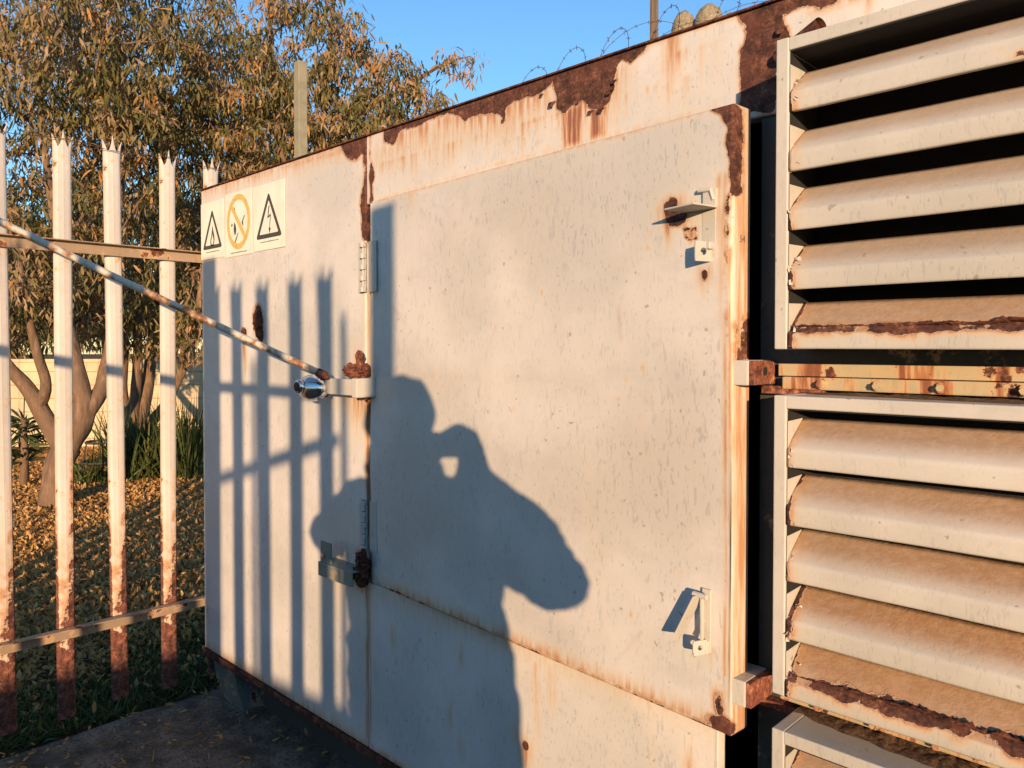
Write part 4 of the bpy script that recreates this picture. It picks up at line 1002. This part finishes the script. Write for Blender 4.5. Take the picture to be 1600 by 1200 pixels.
# wire plant stand with two round dishes
ps = at(160, 760, 9.1); ps.z = float(hgt(ps.x, ps.y)); e = empty('plant_stand', ps, 'low rusty metal plant stand with round trays behind the fence', 'plant stand')
for hz_, r_ in ((.27, .22), (.50, .17)):
    m = MB(); m.tube([ps+Vector((r_*math.cos(t), r_*math.sin(t), hz_)) for t in np.linspace(0, 2*math.pi, 30)], .014, 8); m.build('tray_rim', 'skid', e)
    if hz_ < .3: m = MB(); m.tube([ps+UZ*(hz_-.03), ps+UZ*(hz_-.012)], [r_*.8, r_*.97], 28); m.build('tray', 'skid', e)
for t in (0.3, 2.4, 4.5):
    MB().tube([ps+Vector((.22*math.cos(t), .22*math.sin(t), 0)), ps+Vector((.2*math.cos(t), .2*math.sin(t), .27)), ps+Vector((.16*math.cos(t), .16*math.sin(t), .5))], .009, 6).build('leg', 'skid', e)
# cream garden wall in the distance
b = NB('cream_plaster'); n = b.noise(2.5, 6, .6); n2 = b.vor(1, 'DISTANCE_TO_EDGE', scale3=(2.2, 2.2, 4.6), rnd=0)
M['plaster'] = b.bsdf(b.mix(b.mr(n, .35, .7), (.60, .47, .30), (.46, .37, .25)), .9, 0, b.math('ADD', n, b.mr(n2, 0, .03, 0, .6)), .02, 1, spec=.1)
wa, wb = at(-420, 600, 12.4), at(640, 600, 12.8); zw = at(300, 566, 12.6).z; wd_ = (wb-wa); wd_.z = 0; L_ = wd_.length; wd_.normalize(); wn = Vector((-wd_.y, wd_.x, 0))
wc = (wa+wb)/2; wc.z = 0; gwl = empty('garden_wall', (wc.x, wc.y, GZ), 'low sunlit cream garden wall behind the trees', 'wall')
MB().obox(wc+UZ*((zw+GZ)/2-.05), wd_, wn, UZ, L_/2, .10, (zw-GZ)/2+.05, .006).build('wall_body', 'plaster', gwl)
MB().obox(wc+UZ*(zw+.028), wd_, wn, UZ, L_/2+.02, .13, .027, .008).build('coping', 'plaster', gwl)
# unseen wall added far behind the photographer, sized so it keeps the low sun off the foreground ground
k_ = 10.2; hw = on_y(430, 1066).z + TN*k_; c = on_y(430, 1066) - LH*k_; c.z = 0
lw = empty('shade_wall', (c.x, c.y, GZ), 'unseen wall added behind the photographer to shade the foreground', 'wall')
MB().obox(c+UZ*((hw+GZ)/2), RS, LH, UZ, 11, .1, (hw-GZ)/2, .01).build('wall_body', 'plaster', lw)

# ================================================================== THINGS BEHIND THE ENCLOSURE
def behind_post(px, top_y, bot_y, Y, wpx, mat, name, label):
    p = on_y(px, bot_y, Y); w_ = wpx/1200*p.dot(FW)/2; zt_ = on_y(px, top_y, Y).z; m = MB()
    m.box(p.x-w_, p.x+w_, Y-w_, Y+w_, GZ-.05, zt_, .004); return tag(m.build(name, mat), label, 'post')
M['olive'] = simple('olive_paint', (.27, .255, .175), .6, 0, .2, 12)
M['wood'] = simple('grey_weathered_wood', (.20, .15, .10), .9, 0, .5, 1, .006, stretch=(60, 60, 4))
behind_post(470, 97, 240, 3.25, 15, 'olive', 'fence_post', 'square olive green post rising behind the left end of the roof')
behind_post(1022, -60, 70, 3.25, 10, 'wood', 'fence_post', 'thin weathered wooden post rising behind the roof near the stone pillar')
M['wire'] = simple('rusty_wire', (.10, .065, .045), .7, .4, .4, 50)
def barbed(name, label, pts, r, every, blen, seed):
    q = random.Random(seed); e = empty(name, pts[0], label, 'barbed wire', 'barbed wire above the roof'); MB().tube(pts, r, 5).build('strand', 'wire', e)
    m = MB(); acc = 0
    for a, b_ in zip(pts, pts[1:]):
        acc += (b_-a).length
        if acc > every:
            acc = 0; d = (b_-a).normalized(); o = d.orthogonal().normalized(); w_ = d.cross(o)
            for _ in range(2):
                t = q.uniform(0, 6.28); u = (o*math.cos(t)+w_*math.sin(t)+d*q.uniform(-.4, .4))*blen; m.tube([a-u, a+u], r*.8, 4)
    tag(m.build('barbs', 'wire', e), kind='stuff')
Yw = 3.25
pts = []
for i in range(1000):
    t = i/999; th = -t*2*math.pi*11.0 + 1.2*math.sin(t*13); R1 = .17 + .05*math.sin(t*23)
    pts.append(Vector((-2.5 + 3.3*t + .15*math.sin(th*1.0+1), Yw + .16*math.cos(th), 1.40 + .30*max(0, t-.5)/.5 + R1*math.sin(th))))
barbed('barbed_wire', 'thinner tangled coil of barbed wire running between the wooden post and the tree', pts, .0012, .05, .010, 9)
R0 = .21
pts = []
for i in range(1100):
    t = i/1099; x_ = -3.1 + 3.9*t; th = t*2*math.pi*13.0 + .9*math.sin(t*9); zc = 1.36 + .05*math.sin(t*11) + .22*max(0, t-.60)/.4 + .10*math.exp(-((t-.33)/.12)**2)
    pts.append(Vector((x_ + .12*math.sin(th*1.0), Yw + R0*.8*math.cos(th), zc + R0*math.sin(th))))
barbed('barbed_wire', 'loose coil of rusty barbed wire strung above the roof', pts, .0015, .055, .011, 1)
for (zz, sg, sd) in ((1.30, .03, 2), (1.52, .05, 3)):
    pts = [Vector((-4.6 + 6.0*t, Yw+.02, zz + .02*math.sin(t*30+sd) - sg*math.sin(t*math.pi*3)**2)) for t in np.linspace(0, 1, 160)]
    barbed('barbed_wire', 'nearly straight barbed strand, the %s one crossing the coil' % ('lower' if zz < 1.4 else 'upper'), pts, .0018, .09, .012, sd)
# pale-top wire across the fence in view
pts = [Vector((FX+.02, -1.1 + 3.3*t, on_x(183, 222, FX).z - .03 - .015*math.sin(t*25)**2)) for t in np.linspace(0, 1, 120)]
barbed('barbed_wire', 'thin barbed strand tied along the tips of the palisade pales', pts, .0015, .10, .012, 6)
# rough sandy stone pillar seen over the roof
b = NB('sandy_stone'); n = b.noise(45, 8, .75); n2 = b.noise(6, 4)
M['stone'] = b.bsdf(b.mix(b.mr(n, .35, .7), (.24, .20, .14), (.46, .40, .29)), .95, 0, b.math('ADD', n, n2), .02, 1, spec=.1)
pc_ = on_y(1085, 40, 3.6); zz = pc_.dot(FW); sp = empty('stone_pillar', (pc_.x, pc_.y, GZ), 'rough sandy stone pillar with two rounded tops behind the roof', 'pillar')
for (px, ty, wpx) in ((1069, 17, 21), (1108, 6, 24), (1140, 20, 17)):
    p = on_y(px, 50, 3.6); r_ = wpx/1200*zz; zt_ = on_y(px, ty, 3.6).z; m = MB(); N_ = 30; rings = []
    prof = [(GZ-.02, 1.05), (0, 1.02), (zt_-.5, 1.0)] + [(zt_-.5+.5*t, (1-max(0, (t-.72)/.28)**2.4)**.5*(1-.05*t)) for t in np.linspace(.05, .995, 18)]
    for (z_, s_) in prof:
        rings.append([m.bm.verts.new((p.x + math.cos(2*math.pi*k/N_)*r_*s_*(1+.10*mnoise.noise(Vector((math.cos(k*.2)*2, math.sin(k*.21)*2, z_*5+px)))), p.y + math.sin(2*math.pi*k/N_)*r_*s_*(1+.1*mnoise.noise(Vector((k*.3, z_*6, px)))), z_)) for k in range(N_)])
    for a, b_ in zip(rings, rings[1:]):
        for k in range(N_): m.bm.faces.new((a[k], a[(k+1) % N_], b_[(k+1) % N_], b_[k]))
    m.bm.faces.new(rings[-1]); m.build('stone_column', 'stone', sp, True)

# ================================================================== THE PHOTOGRAPHER (only the shadow is in the picture)
def person():
    bm = bmesh.new()
    def cap(A, ra, B, rb):
        A, B = Vector(A), Vector(B); n = max(2, int((B-A).length/(min(ra, rb)*.5)))
        for i in range(n+1):
            t = i/n; g_ = bmesh.ops.create_icosphere(bm, subdivisions=2, radius=ra+(rb-ra)*t)
            bmesh.ops.translate(bm, verts=g_['verts'], vec=A.lerp(B, t))
    def chain(*js):
        for (a, q, b_, r), (a2, q2, b2, r2) in zip(js, js[1:]): cap(sunpt(a, q, b_), r, sunpt(a2, q2, b2), r2)
    # torso in a long loose jacket: stacked ovals
    rings = []
    for (b_, ca, hw, hd) in ((-.07,-.165,.07,.07),(-.105,-.16,.12,.09),(-.15,-.15,.19,.11),(-.21,-.13,.235,.13),(-.30,-.128,.245,.145),(-.40,-.128,.245,.15),(-.51,-.117,.257,.15),(-.62,-.11,.264,.15),(-.74,-.10,.270,.155),(-.86,-.098,.270,.16),(-.90,-.098,.26,.15)):
        c = sunpt(ca, .44, b_-.0); rings.append([bm.verts.new(c + RS*hw*math.copysign(abs(math.cos(t))**.85, math.cos(t)) + LH*hd*math.copysign(abs(math.sin(t))**.85, math.sin(t))) for t in [2*math.pi*k/32 for k in range(32)]])
    for x, y in zip(rings, rings[1:]):
        for k in range(32): bm.faces.new((x[k], x[(k+1) % 32], y[(k+1) % 32], y[k]))
    bm.faces.new(rings[0]); bm.faces.new(rings[-1][::-1])
    chain((-.165,.42,-.09,.075), (-.175,.39,.02,.062), (-.18,.37,.07,.06))
    chain((.03,.42,-.20,.085), (.225,.30,-.305,.083)); chain((.225,.30,-.305,.083), (.150,.16,-.190,.080), (.062,.07,-.085,.056))
    chain((-.33,.42,-.165,.09), (-.455,.30,-.275,.083)); chain((-.455,.30,-.275,.083), (-.32,.16,-.16,.066), (-.17,.07,-.055,.05))
    chain((-.17,.30,-.11,.06), (-.05,.24,-.128,.07), (.07,.24,-.145,.075), (.10,.30,-.20,.08)); chain((-.20,.14,-.09,.07), (-.112,.08,-.035,.054))  # extra mass added to close up the gap in the cast shadow
    for sx in (1, -1):
        ca = -.10; chain((ca+sx*.10,.45,-.86,.105), (ca+sx*.12,.43,-1.16,.075), (ca+sx*.13,.46,-1.50,.055)); chain((ca+sx*.13,.46,-1.535,.045), (ca+sx*.15,.30,-1.55,.040))
    # lumps added to shape the cast shadow, then hands: palm, four bent fingers of different length, thumb
    chain((-.028,.052,.052,.030), (.000,.050,.064,.032), (.028,.050,.046,.034), (.040,.055,.01,.036), (.050,.065,-.04,.040)); chain((.008,.055,-.004,.012), (.020,.055,-.02,.014)); chain((-.062,.05,-.002,.016), (-.050,.05,.004,.012)); chain((.016,.06,-.06,.018), (-.004,.06,-.068,.016)); chain((-.066,.06,-.060,.020), (-.045,.06,-.072,.022)); chain((.010,.06,-.020,.012), (.008,.06,-.050,.016)); chain((-.062,.06,-.040,.012), (-.062,.06,-.02,.010))
    for sx, ea in ((1, .030), (-1, -.095)):
        chain((ea+sx*.006,.065,-.085+(.03 if sx < 0 else 0),.030), (ea+sx*.004,.052,-.01,.026), (ea+sx*.002,.048,.03,.024), (ea-sx*.004,.048,.055,.022))
        for k, (bz, ln) in enumerate(((.066,.030), (.046,.036), (.025,.034), (.004,.026))):
            chain((ea+sx*.006,.040,bz,.0105), (ea+sx*.004,.018,bz+.003,.0095), (ea-sx*ln*.6,.012,bz+.003,.0085), (ea-sx*ln,.014,bz+.001,.0075))
        chain((ea,.062,.0,.014), (ea-sx*.022,.066,.014,.0115), (ea-sx*.040,.062,.026,.0095))
    chain((-.27,.40,.02,.035), (-.26,.36,-.03,.05)); chain((-.12,.40,.0,.05), (-.10,.38,-.05,.06))
    bmesh.ops.recalc_face_normals(bm, faces=bm.faces)
    # head with face, joined to the same mesh
    hc = sunpt(-.185, .36, .120); fwd = (Vector((0, 0, 0)) - hc); fwd.z = 0; fwd = (fwd.normalized()*.6 + LH*.4).normalized(); rt = Vector((fwd.y, -fwd.x, 0))
    g_ = bmesh.ops.create_uvsphere(bm, u_segments=40, v_segments=28, radius=1)
    for v in g_['verts']:
        p = v.co.copy(); x_, y_, z_ = p.x*.078, p.y*.097, p.z*.120
        if z_ < 0: x_ *= 1-.28*(-p.z)**1.5; y_ *= 1-.10*(-p.z)
        if p.y > .3: y_ += .022*math.exp(-((p.x/.16)**2))*math.exp(-(((p.z+.18)/.16)**2)); y_ += .006*math.exp(-((p.x/.3)**2))*math.exp(-(((p.z+.52)/.07)**2)); y_ += .010*math.exp(-((p.x/.3)**2))*math.exp(-(((p.z+.85)/.14)**2)); y_ -= .010*(math.exp(-(((p.x-.38)/.15)**2))+math.exp(-(((p.x+.38)/.15)**2)))*math.exp(-(((p.z-.02)/.12)**2))
        ear = math.exp(-((p.y/.16)**2))*math.exp(-(((p.z+.05)/.24)**2))*.012*(1 if abs(p.x) > .8 else 0); x_ += math.copysign(ear, p.x)
        v.co = hc + rt*x_ + fwd*y_ + UZ*z_
    M['jacket'] = simple('navy_jacket', (.03, .04, .07), .85, 0, .3, 50); M['trousers'] = simple('grey_trousers', (.06, .06, .065), .9, 0, .3, 50); M['skin'] = simple('skin', (.40, .24, .17), .5, 0, .12, 20, .0003); M['hair'] = simple('dark_hair', (.025, .018, .014), .6, 0, .4, 80, .002)
    body = bpy.data.meshes.new('person'); bm.to_mesh(body); bm.free()
    o = bpy.data.objects.new('person_tmp', body); COL.objects.link(o)
    md = o.modifiers.new('remesh', 'REMESH'); md.mode = 'VOXEL'; md.voxel_size = .0055; md.use_smooth_shade = True
    sm = o.modifiers.new('smooth', 'SMOOTH'); sm.factor = .5; sm.iterations = 3
    bpy.context.view_layer.update(); dg = bpy.context.evaluated_depsgraph_get(); body = bpy.data.meshes.new_from_object(o.evaluated_get(dg)); bpy.data.objects.remove(o); body.name = 'person'
    nv_ = len(body.vertices); vc_ = np.zeros(nv_*3); body.vertices.foreach_get('co', vc_); vc_ = vc_.reshape(-1, 3); vn_ = np.zeros(nv_*3); body.vertices.foreach_get('normal', vn_); vn_ = vn_.reshape(-1, 3)
    dd_ = -(vc_ @ np.array(LH))
    for i in np.nonzero((dd_ > .10) & (vc_[:, 2] < .03) & (vc_[:, 2] > -.95))[0]:
        p = Vector((vc_[i, 0]*9, vc_[i, 1]*9, vc_[i, 2]*13)); vc_[i] += vn_[i]*(.009*mnoise.noise(p) + .008*(1-abs(mnoise.noise(p*1.7+Vector((4, 1, 7))))))
    body.vertices.foreach_set('co', vc_.ravel()); body.update()
    hm = sunpt(0, .4, -.06).z; n_ = len(body.polygons); cc = np.zeros(n_*3); body.polygons.foreach_get('center', cc); cc = cc.reshape(-1, 3); dist = -(cc @ np.array(LH))
    mi = np.zeros(n_, dtype=np.int32); mi[cc[:, 2] < -.82] = 1; mi[(cc[:, 2] > hm) & (dist > .2)] = 2; mi[(dist < .09) & (cc[:, 2] > -.12)] = 2; mi[cc[:, 2] < -1.47] = 3
    po = link('person', body, ['jacket', 'trousers', 'skin', 'hair'], None, True); body.polygons.foreach_set('material_index', mi); tag(po, 'person in a dark jacket standing with both arms raised to take a photo', 'person')
    m = MB(); g_ = bmesh.ops.create_uvsphere(m.bm, u_segments=36, v_segments=24, radius=1); kill = []
    for v in g_['verts']:
        p = v.co.copy(); k = 1+.06*mnoise.noise(p*3)
        v.co = hc + rt*p.x*.126*k + fwd*(p.y*.120*k-.018) + UZ*(p.z*.130*k+.008)
        if p.y > .45 and p.z < .55: kill.append(v)
        elif p.z < -.75: kill.append(v)
    bmesh.ops.delete(m.bm, geom=kill, context='VERTS'); m.build('hair', 'hair', po, True)
    # the phone
    pm = MB(); c = sunpt(-.040, .032, .034); pm.obox(c, RT, F0, UZ, .080, .0042, .038, .003, 3); ph = pm.build('phone', M['dark']); tag(ph, 'dark smartphone held sideways in the person\'s two hands', 'phone')
person()
